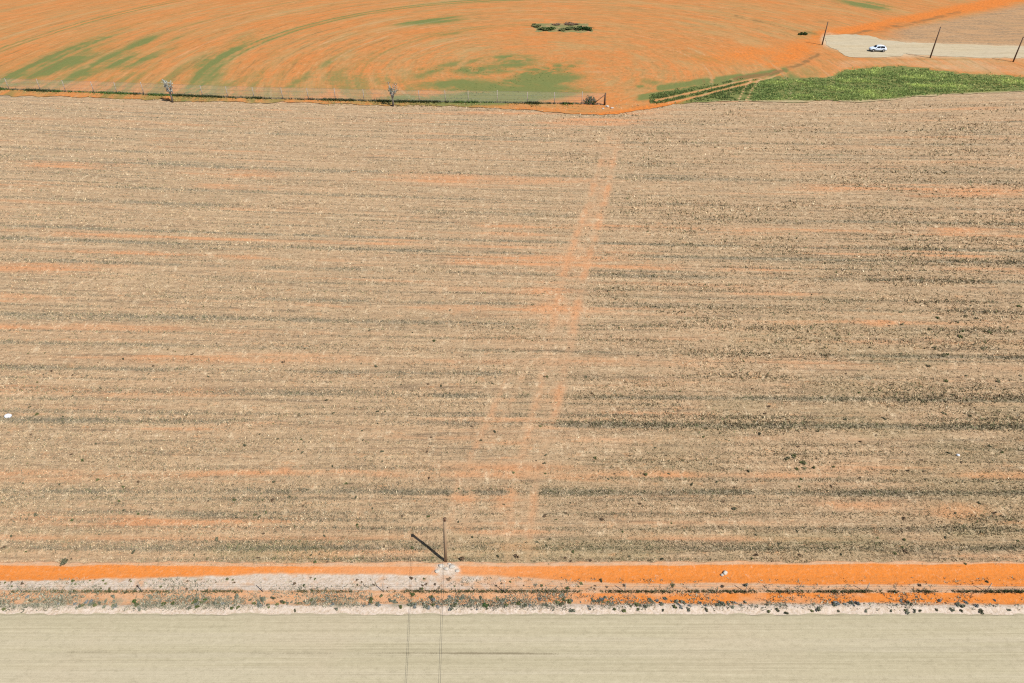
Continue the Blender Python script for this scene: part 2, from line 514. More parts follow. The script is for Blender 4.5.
def blades(P, h, w, tint, per=3, lean=.35, seed=1):
    """tufts of `per` narrow upright leaves each at the points P"""
    rng = np.random.default_rng(seed)
    n = len(P); P = np.repeat(P, per, 0); h = np.repeat(h, per); w = np.repeat(w, per); tint = np.repeat(tint, per, 0)
    N = n * per
    a = rng.uniform(0, 2 * np.pi, N); ln = rng.uniform(.05, lean * 2, N)
    la = rng.uniform(0, 2 * np.pi, N)
    off = np.c_[np.cos(la), np.sin(la)] * (rng.uniform(0, .8, N) * w)[:, None]
    base = P.copy(); base[:, :2] += off
    sx = np.c_[np.cos(a), np.sin(a), np.zeros(N)] * (w * rng.uniform(.25, .5, N))[:, None]
    hh = h * rng.uniform(.6, 1.15, N)
    tip = base + np.c_[np.cos(la) * ln * hh, np.sin(la) * ln * hh, hh]
    V = np.empty((N, 3, 3), np.float32)
    V[:, 0] = base - sx; V[:, 1] = base + sx; V[:, 2] = tip
    V[:, :2, 2] -= .03
    c = tint * rng.uniform(.8, 1.2, (N, 1))
    return V.reshape(-1, 3), np.arange(N * 3).reshape(-1, 3), np.repeat(c, 3, 0)


def scatter_px(n, y0, y1, seed, power=1.0):
    """points whose density falls off with distance, roughly even over the view"""
    rng = np.random.default_rng(seed)
    x = rng.uniform(-60, 1084, n); y = y0 + (y1 - y0) * rng.uniform(0, 1, n) ** power
    return x, y


# standing straw and dry weed tufts over the stubble
x, y = scatter_px(430000, 100, 566, 21, .85)
X, Y = G(x, y)
t = Y - np.interp(Y, tt, kk) * X - np.interp(Y, tt, qq) * X * X
t = Y - np.interp(t, tt, kk) * X - np.interp(t, tt, qq) * X * X
t = Y - np.interp(t, tt, kk) * X - np.interp(t, tt, qq) * X * X
dk, og, gn, trk = field_layers(X, t)
rng = np.random.default_rng(3)
coarse = ss(.36, .70, fbm(X * .10 + 40, t * .4, 700, 4)) * (.35 + .5 * ss(-5, 25, X))
keep = rng.uniform(0, 1, len(X)) < np.clip(.50 + 1.1 * dk + .3 * gn + .25 * coarse - .6 * og - .25 * trk, .08, 1)
X, t, dk, og, gn, coarse = (a[keep] for a in (X, t, dk, og, gn, coarse))
Y = rowY(X, t)
n = len(X)
isd = rng.uniform(0, 1, n) < np.clip((.32 + .42 * dk + .05 * coarse) * np.interp(t, [50, 120], [1, .45]), 0, .9)
tint = np.where(isd[:, None], np.where((X > 0)[:, None], [.185, .16, .095], [.175, .155, .105]), np.array([.48, .365, .225]))
isg = rng.uniform(0, 1, n) < np.clip(.04 + .4 * gn + .06 * dk, 0, .6)
tint = np.where(isg[:, None], np.array([.15, .16, .075]), tint)
isw = rng.uniform(0, 1, n) < .10
tint = np.where((isw & ~isd)[:, None], np.array([.60, .50, .34]), tint)
tint = tint * rng.uniform(.75, 1.2, (n, 1))
hgt = rng.uniform(.05, .13, n) * (1 + .9 * np.clip(dk, 0, 1) + 1.9 * coarse * (rng.uniform(0, 1, n) < .30)) * np.interp(t, [32, 130], [.85, 1.35])
wid = rng.uniform(.05, .12, n) * (1 + .5 * coarse) * np.interp(t, [32, 130], [.8, 1.5])
V, Fc, c = blades(np.c_[X, Y, field_z(X, t, dk) - .01], hgt, wid, tint, 3, .5, 8)
o = link('straw_stubble', np_mesh('straw_stubble', V, Fc, dict(tint=c), M_TINT))
tag(o, 'dry straw stubble and grey weeds standing in long rows over the harvested field', 'stubble', kind='stuff')

# ------------------------------------------------------------------ orange field beyond the fence
FAR_EDGE = np.array([(-600, 78), (-200, 88), (0, 95), (100, 98), (200, 101), (340, 104), (430, 106), (480, 107.5), (520, 110), (550, 112.5), (575, 114.5), (600, 115), (622, 113), (645, 109.5), (672, 105), (700, 102),
                     (780, 101.5), (860, 101.5), (900, 99), (912, 97), (945, 95), (1024, 92), (1300, 84), (1700, 76)], float)
ex, ey = G(FAR_EDGE[:, 0], FAR_EDGE[:, 1])


def far_edge(X):
    return np.interp(X, ex, ey)


xv = np.linspace(-215, 215, 700)
vv = np.linspace(0, 1, 330) ** 1.15
Vm, Xm = np.meshgrid(vv, xv, indexing='ij')
ed = far_edge(Xm) + 2.4 * (fbm(Xm * .35, 0 * Xm, 801, 5) - .5)
Ym = ed * (1 - Vm) + 340 * Vm
px, py = PX(Xm, Ym)
nz = fbm(Xm * .12, Ym * .25, 810, 4); nf = fbm(Xm * .6, Ym * .8, 820, 3)
r = np.hypot(Xm - 8.3, Ym - 154.5); th = np.arctan2(Xm - 8.3, Ym - 154.5)
green = 0 * Xm; dark = 0 * Xm; orange = 0 * Xm; pale = 0 * Xm; tan = 0 * Xm


def ell(cx, cy, rx, ry, rot=0.0):
    c, s = math.cos(R(rot)), math.sin(R(rot))
    a = (px - cx) * c + (py - cy) * s; b = -(px - cx) * s + (py - cy) * c
    return np.exp(-((a / rx) ** 2 + (b / ry) ** 2))


for rr, w, wd in ((70.2, .8, .45), (72.3, .8, .45), (71.3, .35, 1.6), (39.6, .45, .6), (41.4, .4, .5), (124.2, .6, .5), (126.2, .6, .5), (98, .35, .8), (56, .3, .6), (112, .3, 1.0), (86, .25, .7)):
    arc = np.exp(-((r - rr - .8 * (nz - .5)) / wd) ** 2)
    side = np.where(th < 0, 1.0, .4)
    green = np.maximum(green, 1.25 * w * arc * side * (.5 + .7 * nz))
gst = .55 + .75 * ss(.38, .62, fbm(r * .55, th * 3.0, 870, 4))
for (cx, cy, rx, ry, w, ro) in ((60, 55, 60, 7, 1.0, -22), (30, 72, 70, 7, 1.0, -14), (120, 55, 40, 5, 1.0, -26), (100, 70, 60, 6, .95, -16), (160, 48, 40, 3, .5, -26), (215, 66, 38, 8, 1.0, -38), (330, 62, 30, 3, .5, -28), (300, 80, 30, 4, .5, -30),
                               (345, 70, 30, 3, .5, -26), (415, 78, 40, 4, .6, -16), (470, 62, 50, 3, .6, -8), (535, 82, 32, 5, 1.2, -12), (505, 86, 22, 5, 1.1, -10), (455, 100, 70, 5, 1.1, 0), (540, 70, 30, 3, .8, -6), (55, 58, 45, 9, .6, -15), (112, 62, 22, 5, .6, -12), (20, 70, 40, 10, .45, 0), (90, 40, 40, 4, .4, -15), (205, 72, 22, 13, .95, -38), (228, 58, 24, 6, .6, -35),
                               (170, 86, 40, 6, .4, 0), (20, 82, 60, 7, .45, 0), (430, 21, 36, 3.5, .8, -4), (450, 33, 40, 3, .45, -6), (510, 60, 26, 6, .7, 0), (480, 71, 28, 4.5, .8, 0),
                               (530, 76, 42, 5, 1.1, -14), (470, 88, 60, 8, .7, 0), (500, 97, 50, 6, 1.1, 0), (400, 92, 26, 7, .6, 0), (300, 92, 40, 6, .35, 0), (650, 82, 20, 3, .5, 10),
                               (700, 58, 40, 4, .3, 12), (868, 5, 26, 3.5, .85, 8), (735, 84, 60, 6, 1.1, -9), (690, 96, 40, 5, 1.2, 0), (645, 88, 14, 2.5, .6, 12), (810, 34, 10, 4, .6, 0), (460, 2, 40, 3, .4, 0)):
    green = np.maximum(green, 1.1 * w * ell(cx, cy, rx * 1.15, ry * 1.15, ro) * (.5 + .8 * nz) * (.65 + .7 * nf) * gst)
for j, rr in enumerate((31, 35, 46, 50.5, 55, 59, 64, 67, 77, 81, 86.5, 91, 95, 101, 106, 111, 117, 121, 131, 137, 143)):
    arc = np.exp(-((r - rr - 1.0 * (nz - .5)) / .55) ** 2) * ss(.36, .62, fbm(th * 3 + j * 5, r * .05, 1000 + j, 3))
    dark = np.maximum(dark, .62 * arc * (.5 + .9 * nf)); green = np.maximum(green, .30 * arc * (th < 0))
    pale = np.maximum(pale, .5 * np.exp(-((r - rr - 1.6) / .7) ** 2) * ss(.45, .65, fbm(th * 3 + j * 7, r * .05, 1100 + j, 3)))
for (cx, cy, rx, ry, w) in ((490, 98, 80, 7, 1.9), (520, 92, 50, 8, 1.6), (545, 80, 34, 6, 1.5), (450, 84, 40, 5, 1.0), (505, 66, 40, 4, .9), (400, 98, 25, 4, 1.0), (470, 88, 40, 4, .8), (535, 77, 34, 4, 1.1), (495, 72, 30, 3, .7), (205, 80, 22, 7, .8), (20, 84, 60, 4, .6), (240, 96, 60, 3, .5)):
    green = np.maximum(green, w * ell(cx, cy, rx, ry, -4) * (.5 + .9 * nf) * (.55 + .8 * nz))
# the irrigated strip
green = np.maximum(green, .55 * ss(540, 330, px) * ss(25, 80, py) * ss(.36, .60, fbm(r * .12, th * 4, 850, 4)) * ss(.38, .58, fbm(r * .7, th * 2.5, 855, 4)))
gx0 = np.array([640, 690, 745, 830, 845, 870, 900, 930, 960, 1024, 1300, 1600.]); gtop = np.array([95, 87, 78, 77, 70, 67.5, 66, 69, 73, 76.5, 80, 82])
crop = ss(-1.5, 2.0, py - np.interp(px, gx0, gtop) + 4 * (nf - .5)) * ss(655, 705, px)
green = np.maximum(green, 1.15 * crop)
# tracks and soil
TR_A = [(655, 101), (690, 93), (730, 84), (765, 76), (800, 62), (825, 50)]
TR_B = [(665, 104), (700, 96), (735, 87), (770, 78), (806, 64), (830, 52)]
TR_C = [(738, 101), (745, 88), (752, 79)]
TR_D = [(746, 101), (752, 90), (760, 79)]
for T in (TR_A, TR_B):
    k = np.exp(-(polydist(px, py, T) / 1.3) ** 2)
    pale = np.maximum(pale, .5 * k * ss(800, 770, px)); dark = np.maximum(dark, .55 * np.exp(-((polydist(px, py, [(a_, b_ - 2) for a_, b_ in T])) / 1.5) ** 2) * nf * 1.4); green = green * (1 - .9 * k)
for T in (TR_C, TR_D):
    k = np.exp(-(polydist(px, py, T) / 1.2) ** 2)
    pale = np.maximum(pale, .7 * k); green = green * (1 - .8 * k)
dark = np.maximum(dark, .9 * np.exp(-(polydist(px, py, [(735, 79), (770, 74), (800, 65), (818, 55)]) / 2.4) ** 2) * nf * 2.1)
for T in ([(640, 98), (680, 92), (720, 83), (760, 75), (785, 70)], [(660, 88), (700, 82), (740, 77)]):
    green = np.maximum(green, 1.2 * np.exp(-(polydist(px, py, T) / 3.2) ** 2) * (.5 + nf) * (pale < .3))
dark = np.maximum(dark, .8 * np.exp(-(polydist(px, py, [(735, 16), (770, 24), (800, 32), (830, 35)]) / 1.6) ** 2) * nf * 1.5)
orange = np.maximum(orange, .95 * ell(795, 52, 40, 13, -25) * (.45 + .9 * nf)); orange = np.maximum(orange, .7 * ell(740, 58, 70, 14, -8) * (.4 + nz))
orange = np.maximum(orange, .95 * np.exp(-(polydist(px, py, [(555, 118), (600, 116), (650, 108), (690, 102)]) / 4.0) ** 2))
orange = np.maximum(orange, .6 * ell(590, 100, 50, 8))
orange = np.maximum(orange, .45 * np.exp(-(polydist(px, py, [(0, 94), (200, 99), (430, 104), (560, 110)]) / 2.5) ** 2))
DIAG = [(815, 36), (850, 32), (890, 24), (940, 14), (1000, 2), (1060, -12)]
orange = np.maximum(orange, .95 * np.exp(-(polydist(px, py, DIAG) / 6.5) ** 2) * (.5 + nz))
dark = np.maximum(dark, 1.0 * np.exp(-(polydist(px, py, [(835, 37), (880, 29), (905, 25), (940, 17), (960, 12)]) / 2.0) ** 2) * (nf * 1.5))
dark = np.maximum(dark, .8 * ell(885, 28, 28, 5, -12) * nf * 1.6)
line_y = np.interp(px, [815, 850, 890, 940, 1000, 1060, 1400], [38, 34, 27, 18, 6, -8, -60])
pale = np.maximum(pale, 1.0 * np.exp(-(polydist(px, py, [(828, 40), (850, 46), (885, 49), (960, 51), (1100, 54)]) / np.interp(px, [830, 890, 920, 1100], [9, 11, 9, 8])) ** 2))
tan = ss(0, 8, py - line_y) * ss(870, 915, px) * ss(60, 44, py)
pale = np.maximum(pale, .55 * ss(0, 3, py - 58) * ss(3, -3, py - np.interp(px, gx0, gtop)) * ss(800, 850, px) * (.6 + .5 * nz))
pale = np.maximum(pale, .45 * ell(600, 72, 30, 3) + .4 * ell(740, 52, 20, 3))
pale = np.maximum(pale, .65 * ss(4, 0, np.abs(py - np.interp(px, FAR_EDGE[:, 0], FAR_EDGE[:, 1]))) * ss(690, 720, px))
Zm = .03 + .10 * ss(0, .06, Vm) * 0 + .06 * (nf - .5)
f = grid('ploughed_field', Xm, Ym, Zm, dict(green=green, dark=dark, orange=orange, pale=pale, tan=tan), M_FAR)
tag(f, kind='structure')

# green crop leaves on the irrigated strip
x = np.concatenate([RNG.uniform(640, 1090, 60000), RNG.uniform(430, 575, 9000), RNG.uniform(640, 775, 12000)])
y = np.concatenate([RNG.uniform(64, 103, 60000), RNG.uniform(66, 103, 9000), RNG.uniform(74, 104, 12000)])
X, Y = G(x, y)
nz1 = fbm(X * .6, Y * .8, 820, 3); nz2 = fbm(X * .16, Y * .3, 830, 3)
inside = (y > np.interp(x, gx0, gtop) + 5 * (nz1 - .5)) & (Y < far_edge(X) - 0) | False
inside = (y > np.interp(x, gx0, gtop) + 9 * (nz1 - .5)) & (Y > far_edge(X) + .2 + 5 * np.clip(nz2 - .45, 0, 1)) & (x > 650)
blob = (np.exp(-(((x - 530) / 42) ** 2 + ((y - 76 + (x - 530) * .24) / 4.5) ** 2)) + .8 * np.exp(-(((x - 495) / 50) ** 2 + ((y - 96) / 5) ** 2)) + .5 * np.exp(-(((x - 480) / 30) ** 2 + ((y - 71) / 4) ** 2)))
inside &= (x > 752) | (RNG.uniform(0, 1, len(x)) < .42 * ss(.3, .55, nz2))
inside &= RNG.uniform(0, 1, len(x)) < .12 + .88 * ss(0, 5, y - np.interp(x, gx0, gtop)) * ss(-.2, 2.5, Y - far_edge(X))
inside |= (x < 600) & (RNG.uniform(0, 1, len(x)) < blob * .75 * ss(.35, .6, fbm(np.hypot(X - 8.3, Y - 154.5) * .5, np.arctan2(X - 8.3, Y - 154.5) * 6, 860, 3))) & (Y > far_edge(X) + .5)
for T in (TR_A, TR_B, TR_C, TR_D): inside &= ~((polydist(x, y, T) < 1.4))
inside &= ~((nz2 < .42) & (RNG.uniform(0, 1, len(x)) < .65)) & ~((nz1 < .47) & (RNG.uniform(0, 1, len(x)) < .7))
X, Y, nz1, nz2, x = (a[inside] for a in (X, Y, nz1, nz2, x))
n = len(X)
bright = ss(.35, .7, nz2)[:, None] * ss(730, 790, x)[:, None]
yel0 = ss(.42, .62, fbm(X * .09, Y * .2, 880, 4))[:, None]
bright = bright * (1 - .6 * yel0)
tint = (1 - bright) * np.array([.15, .20, .065]) + bright * np.array([.36, .42, .13])
yel = (RNG.uniform(0, 1, n) < .06 + .3 * ss(930, 1000, x))[:, None] * ss(.40, .6, nz1)[:, None]
tint = tint * (1 - yel) + yel * np.array([.42, .38, .15])
tint *= RNG.uniform(.7, 1.3, (n, 1)) * np.where(x > 752, 1.32, np.where(x > 600, .95, 1.1))[:, None]
tint = np.clip(tint, 0, .75)
V, Fc, c = blades(np.c_[X, Y, np.full(n, .02)], RNG.uniform(.12, .34, n) * np.where(x < 600, .45, 1), RNG.uniform(.22, .45, n) * np.where(x < 600, .6, 1), tint, 4, .9, 12)
o = link('green_crop', np_mesh('green_crop', V, Fc, dict(tint=c), crop_mat()))
tag(o, 'lush green irrigated plants in a strip along the far edge of the stubble', 'crop', kind='stuff')

# ------------------------------------------------------------------ pale gravel track on the right
def poly_sheet(name, pts, z, mat, jitter=.25, n=260):
    P = [np.array(G(a, b)) for a, b in pts]
    out = []
    for a, b in zip(P, P[1:] + P[:1]):
        k = max(2, int(np.hypot(*(b - a)) / 1.0))
        for i in range(k): out.append(a + (b - a) * i / k)
    out = np.array(out)
    j = np.stack([fbm(out[:, 0] * .5, out[:, 1] * .5, 31, 3) - .5, fbm(out[:, 0] * .5 + 50, out[:, 1] * .5, 33, 3) - .5], -1)
    out = out + j * 2 * jitter
    bm = bmesh.new()
    vs = [bm.verts.new((q[0], q[1], z)) for q in out]
    fc = bm.faces.new(vs)
    bmesh.ops.triangulate(bm, faces=[fc])
    bmesh.ops.recalc_face_normals(bm, faces=bm.faces)
    if sum(f_.normal.z for f_ in bm.faces) < 0: bmesh.ops.reverse_faces(bm, faces=bm.faces)
    return bm_obj(name, bm, mat)


o = poly_sheet('gravel_track', [(822, 37), (832, 35), (850, 34.5), (868, 36), (884, 40), (905, 43), (960, 44.5), (1024, 46.5), (1300, 53), (1300, 67), (1024, 58.5), (985, 58),
                                (945, 56.5), (918, 55), (905, 54.5), (896, 57), (868, 58), (850, 57), (840, 53), (828, 46)], .068, road_mat('track_gravel', True), 1.1)
tag(o, kind='structure')

# ------------------------------------------------------------------ road verge
xv = np.linspace(-62, 62, 1100)
dv = np.linspace(27.9, 32.75, 96)
Dm, Xm = np.meshgrid(dv, xv, indexing='ij')
wob = lambda s, a: a * (fbm(Xm * .35, Dm * 0 + s, int(s * 10) + 900, 4) - .5) * 2
px, py = PX(Xm, Dm)
top = 562.5 + wob(1.0, 1.6) + 2.2 * (fbm(Xm * 1.7, Dm * 0, 905, 3) - .5)
right = ss(380, 560, px); left = 1 - right
nz = fbm(Xm * .5, Dm * 1.2, 910, 4); nf = fbm(Xm * 1.6, Dm * 2.2, 920, 3)
lo = np.interp(px, [0, 200, 340, 420, 520, 600, 1024], [580, 576, 572, 574, 578, 583, 586]) + wob(2.0, 2.5)
hi = np.interp(px, [0, 450, 1024], [565, 566, 563.5]) + wob(3.0, 1.5)
amp = np.interp(px, [0, 120, 300, 350, 440, 500, 560, 700, 1024], [.9, .88, .78, .62, .6, .7, .8, 1.05, 1.0])
orange = amp * ss(-1.2, 1.5, py - hi) * ss(2.0, -2.0, py - lo)
low_o = np.interp(px, [0, 100, 300, 520, 640, 1024], [.42, .36, .3, .5, .9, 1.0])
orange = np.maximum(orange, low_o * ss(591.5, 594, py) * ss(606 + 0 * px, 601, py + wob(4, 2)) * (.25 + 1.3 * nz))
white = (.34 + .46 * left) * ss(-2, 2, py - lo) * ss(594, 588, py) * (.5 + .8 * nf)
white = np.maximum(white, 1.0 * ss(602, 608, py + wob(5.0, 3)))
white = np.maximum(white, np.exp(-(((px - 447) / 16) ** 2 + ((py - 570) / 8) ** 2)) * .95)
dark = np.exp(-((py - 592 - wob(6.0, .6)) / 1.5) ** 2) * np.interp(px, [0, 300, 450, 650, 1024], [.7, .55, .65, .45, .6]) * (.3 + 1.0 * nf)
veg = ss(.42, .6, fbm(Xm * .22, Dm * .5, 940, 4))
dark = np.maximum(dark, left * .75 * ss(594, 600, py) * ss(612, 606, py) * veg * (.4 + nf))
dark = np.maximum(dark, right * .5 * ss(599, 603, py) * ss(608, 604, py) * veg * (.4 + nf))
dark = np.maximum(dark, left * .35 * ss(580, 585, py) * ss(594, 590, py) * nf)
z = .02 + .05 * (nf - .5) + .10 * np.exp(-((Dm - 28.6) / .28) ** 2) * (.4 + nz) - .10 * np.exp(-((py - 575) / 7.0) ** 2) * .6
z = np.where(py < top, z - .16 * ss(0, 2.5, top - py), z)
f = grid('road_verge', Xm, Dm, z, dict(orange=orange, white=white, dark=dark), M_VERGE)
tag(f, kind='structure')


def verge_z(X, Y):
    px, py = PX(X, Y)
    nf = fbm(X * 1.6, Y * 2.2, 920, 3); nz = fbm(X * .5, Y * 1.2, 910, 4)
    return .02 + .05 * (nf - .5) + .10 * np.exp(-((Y - 28.6) / .28) ** 2) * (.4 + nz) - .06 * np.exp(-((py - 575) / 7.0) ** 2)


# ------------------------------------------------------------------ gravel road in the foreground
xv = np.linspace(-75, 75, 800); dv = np.concatenate([np.linspace(8, 20, 20), np.linspace(20.3, 28.15, 110)])
Dm, Xm = np.meshgrid(dv, xv, indexing='ij')
Dj = np.where(Dm > 28.05, Dm + .17 * (fbm(Xm * 1.3, 0 * Xm, 71, 5) - .5) * 2, Dm)
px, py = PX(Xm, Dm)
dash = np.interp(px, [0, 60, 75, 105, 125, 160, 300, 320, 335, 370, 440, 470, 525, 560, 700, 1024], [.05, .1, .6, .55, .1, .3, .45, .5, .25, .4, .8, 1.0, .9, .45, .25, .25])
dark = dash * np.exp(-((py - 654.5 - .004 * (px - 480) - 1.2 * (fbm(Xm * .2, 0 * Xm, 72, 3) - .5)) / 1.3) ** 2) * (.4 + .9 * fbm(Xm * 1.2, Dm * 3, 73, 3))
dark = np.maximum(dark, .25 * np.exp(-((py - 645) / 1.0) ** 2) * ss(.45, .6, fbm(Xm * .1, 0 * Xm, 75, 3)) + .25 * np.exp(-((py - 662) / .9) ** 2) * ss(.5, .6, fbm(Xm * .1, 0 * Xm + 5, 76, 3)))
damp = .7 * np.exp(-((py - 618) / 5) ** 2) * fbm(Xm * .05, Dm * 2, 74, 3) + ss(.5, .7, fbm(Xm * .02, Dm * 1.5, 77, 3)) * .4
z = .11 - .02 * ((Dm - 20) / 8) ** 2 + .012 * (fbm(Xm * .05, Dm * 3, 78, 3) - .5)
z = np.where(Dm > 28.05, z - .06, z)
f = grid('gravel_road', Xm, Dj, z, dict(dark=dark, damp=damp), road_mat('road_gravel'))
tag(f, kind='structure')

# ------------------------------------------------------------------ low plants
def bush_mesh(name, seed, mat, n=170, flat=.7, leaf=.16, twigs=True):
    """a loose rounded shrub of many small leaves, one metre across, standing on z = 0"""
    rng = np.random.default_rng(seed)
    k = rng.integers(4, 8)
    cs = np.c_[rng.uniform(-.3, .3, (k, 2)), rng.uniform(.2, .5, k) * flat]
    rs = rng.uniform(.14, .3, k)
    i = rng.integers(0, k, n)
    d = rng.normal(size=(n, 3)); d /= np.linalg.norm(d, axis=1)[:, None]
    p = cs[i] + d * (rs[i] * rng.uniform(.45, 1.1, n))[:, None] * np.array([1, 1, flat])
    p[:, 2] = np.maximum(p[:, 2], .03)
    a = rng.normal(size=(n, 3)); a /= np.linalg.norm(a, axis=1)[:, None]
    b = np.cross(a, rng.normal(size=(n, 3))); b /= np.linalg.norm(b, axis=1)[:, None]
    L = leaf * rng.uniform(.5, 1.1, (n, 1)); W = L * rng.uniform(.35, .7, (n, 1))
    V = np.empty((n, 4, 3)); V[:, 0] = p - a * L; V[:, 1] = p - b * W; V[:, 2] = p + a * L; V[:, 3] = p + b * W
    V = V.reshape(-1, 3); Fc = np.arange(n * 4).reshape(-1, 4)
    if twigs:
        m = 14
        e = rng.uniform(-.35, .35, (m, 2)); tw = np.empty((m, 4, 3))
        tw[:, 0] = [-.02, 0, -.1]; tw[:, 1] = [.02, 0, -.1]
        tw[:, 2] = np.c_[e + .01, np.full(m, .5 * flat)]; tw[:, 3] = np.c_[e - .01, np.full(m, .5 * flat)]
        Fc = np.r_[Fc, len(V) + np.arange(m * 4).reshape(-1, 4)]; V = np.r_[V, tw.reshape(-1, 3)]
    V[:, 2] = np.maximum(V[:, 2], -.1)
    return np_mesh(name, V, Fc, None, mat)


ML_GREY = leaf_mat('saltbush_leaf', (.105, .115, .08), (.20, .205, .15))
ML_DARK = leaf_mat('dark_leaf', (.065, .068, .04), (.13, .125, .075))
ML_BLUE = leaf_mat('blue_grey_leaf', (.12, .135, .135), (.21, .225, .215))
ML_OLIVE = leaf_mat('olive_leaf', (.07, .085, .03), (.15, .155, .065))
ML_GREEN = leaf_mat('green_leaf', (.04, .08, .02), (.10, .16, .04))
ML_BROWN = leaf_mat('dry_brown_leaf', (.10, .065, .04), (.19, .13, .08))
ML_STRAWY = leaf_mat('strawy_weed_leaf', (.15, .13, .07), (.27, .24, .14))
KIND = {}
for nm, mt, s in (('grey', ML_GREY, 10), ('dark', ML_DARK, 20), ('blue', ML_BLUE, 30), ('olive', ML_OLIVE, 40), ('green', ML_GREEN, 50), ('brown', ML_BROWN, 60), ('straw', ML_STRAWY, 70)):
    KIND[nm] = [bush_mesh('shrub_' + nm, s + j, mt, 150, .75) for j in range(4)]


def shrub(name, kind, x, y, size, label, cat, group, zf=verge_z, tall=1.0):
    X, Y = G(x, y)
    o = bpy.data.objects.new(name, random.choice(KIND[kind])); COL.objects.link(o)
    o.location = (float(X), float(Y), float(zf(X, Y)) - .02)
    o.rotation_euler = (0, 0, random.uniform(0, 6.28))
    o.scale = (size * random.uniform(.8, 1.3), size * random.uniform(.8, 1.2), size * tall * random.uniform(.7, 1.2))
    return tag(o, label, cat, group)


# pale dots between the bare orange band and the green line
rs = random.Random(4)
for i in range(62):
    x = rs.uniform(-10, 470) if i < 46 else rs.uniform(470, 700)
    yb = float(np.interp(x, [0, 300, 420, 600, 1024], [581, 577, 577, 584, 587]))
    y = rs.uniform(yb, 590)
    shrub('shrub', 'olive' if rs.random() < .5 else 'brown', x, y, rs.uniform(.14, .27), 'tiny dark shrub dotted on the pale sand below the orange bank', 'shrub', 'tiny shrubs on the pale sand of the verge')
# clusters over the lower verge
n = 0
while n < 180:
    x = rs.uniform(-12, 690)
    dens = .25 + .75 * float(np.interp(x, [0, 60, 150, 240, 330, 400, 470, 560, 640, 700], [.4, .45, .8, .9, .7, .9, 1, .7, .35, .1]))
    if rs.random() > dens: continue
    y = rs.gauss(603.5, 3.6)
    if not 595 < y < 611: continue
    k = rs.choices(['grey', 'blue', 'olive', 'dark', 'green'], [5, 3, 3, 1.2, .6])[0]
    shrub('saltbush', k, x, y, rs.uniform(.15, .36), 'small grey-green saltbush crowded along the left and middle verge beside the road', 'shrub', 'saltbushes crowded along the lower verge')
    n += 1
# sparse dark ones on the white margin at the right
n = 0
for (x, y) in [(572, 612), (614, 611), (624, 612), (638, 611), (663, 611.5), (662, 606), (688, 611), (706, 611), (769, 613), (777, 611.5), (786, 614), (812, 612), (818, 611), (838, 612), (866, 612), (891, 612),
               (905, 611.5), (907, 613), (914, 612.5), (920, 612), (936, 611), (951, 611.5), (961, 612), (981, 612.5), (1008, 611)]:
    shrub('shrub', rs.choice(['dark', 'grey', 'olive', 'dark']), x, y - .5, rs.uniform(.2, .36), 'little dark-toned shrub standing apart on the white sand at the road edge', 'shrub', 'dark shrubs on the white sand margin'); n += 1
for i in range(34):
    x = rs.choice([rs.uniform(640, 720), rs.uniform(720, 745), rs.uniform(830, 860), rs.uniform(895, 945), rs.uniform(950, 1030), rs.uniform(690, 1030)])
    shrub('saltbush', rs.choice(['blue', 'grey', 'grey', 'blue']), x, rs.gauss(604.5, 1.5), rs.uniform(.18, .38), 'blue-grey saltbush between the orange strip and the white sand at right', 'shrub', 'saltbushes where orange soil meets white sand')
# stray ones
for (x, y, s, k, lb) in ((64, 563, .55, 'dark', 'dark upright bush alone at the field edge beside a bright orange scrape'), (746, 586, .35, 'dark', 'near-black little bush alone on pale sand above the weed line'),
                         (722, 587, .28, 'brown', 'small brown bush on pale sand left of the near-black one'), (601, 581, .3, 'dark', 'single dark bush on the lower lip of the orange band'),
                         (315, 563, .3, 'olive', 'olive weed at the top of the bank in the left half'), (463, 560, .5, 'brown', 'brown weed clump just right of the pole foot'), (987, 582, .25, 'dark', 'lone dark dot of a shrub low on the orange bank at far right'),
                         (919, 586, .28, 'brown', 'lone brown shrub just above the weed line at right')):
    shrub('shrub', k, x, y, s, lb, 'shrub', None, tall=1.4)

# the weed line under the road fence and fine dry herbs: nobody could count them
x = RNG.uniform(-80, 1104, 14000)
y = 592 + RNG.normal(0, .55, len(x))
X, Y = G(x, y)
nn = fbm(X * .35, 0 * X, 61, 3)
k = (RNG.uniform(0, 1, len(x)) < ss(.3, .6, nn) * np.interp(x, [0, 250, 420, 640, 760, 1024], [.3, .2, .3, .25, .36, .36]))
X, Y = X[k], Y[k]
X2, Y2 = G(RNG.uniform(-60, 1084, 52000), RNG.uniform(578, 611, 52000))
k2 = RNG.uniform(0, 1, len(X2)) < np.interp(X2, [-36, -4, 6, 14], [.74, .7, .55, .5]) * ss(.34, .72, fbm(X2 * .45, Y2 * 1.0, 945, 5)) * np.interp(PX(X2, Y2)[1], [578, 590, 598, 606, 611], [.2, .32, 1.15, 1.25, .4]) * np.interp(X2, [-36, -5, 4, 12, 36], [1, 1, .7, .4, .32])
X2, Y2 = X2[k2], Y2[k2]
tint = np.r_[np.tile([.075, .08, .035], (len(X), 1)), np.where((RNG.uniform(0, 1, len(X2)) < .35)[:, None], [.15, .155, .11], [.29, .265, .195])]
X, Y = np.r_[X, X2], np.r_[Y, Y2]
n = len(X)
tint = tint * RNG.uniform(.7, 1.4, (n, 1))
V, Fc, c = blades(np.c_[X, Y, verge_z(X, Y)], RNG.uniform(.06, .17, n), RNG.uniform(.05, .11, n), tint, 4, .7, 14)
o = link('verge_weeds', np_mesh('verge_weeds', V, Fc, dict(tint=c), M_TINT))
tag(o, 'thin green weed line and dry herbs scattered along the sandy road verge', 'weeds', kind='stuff')


def fz(X, Y):
    return -.05


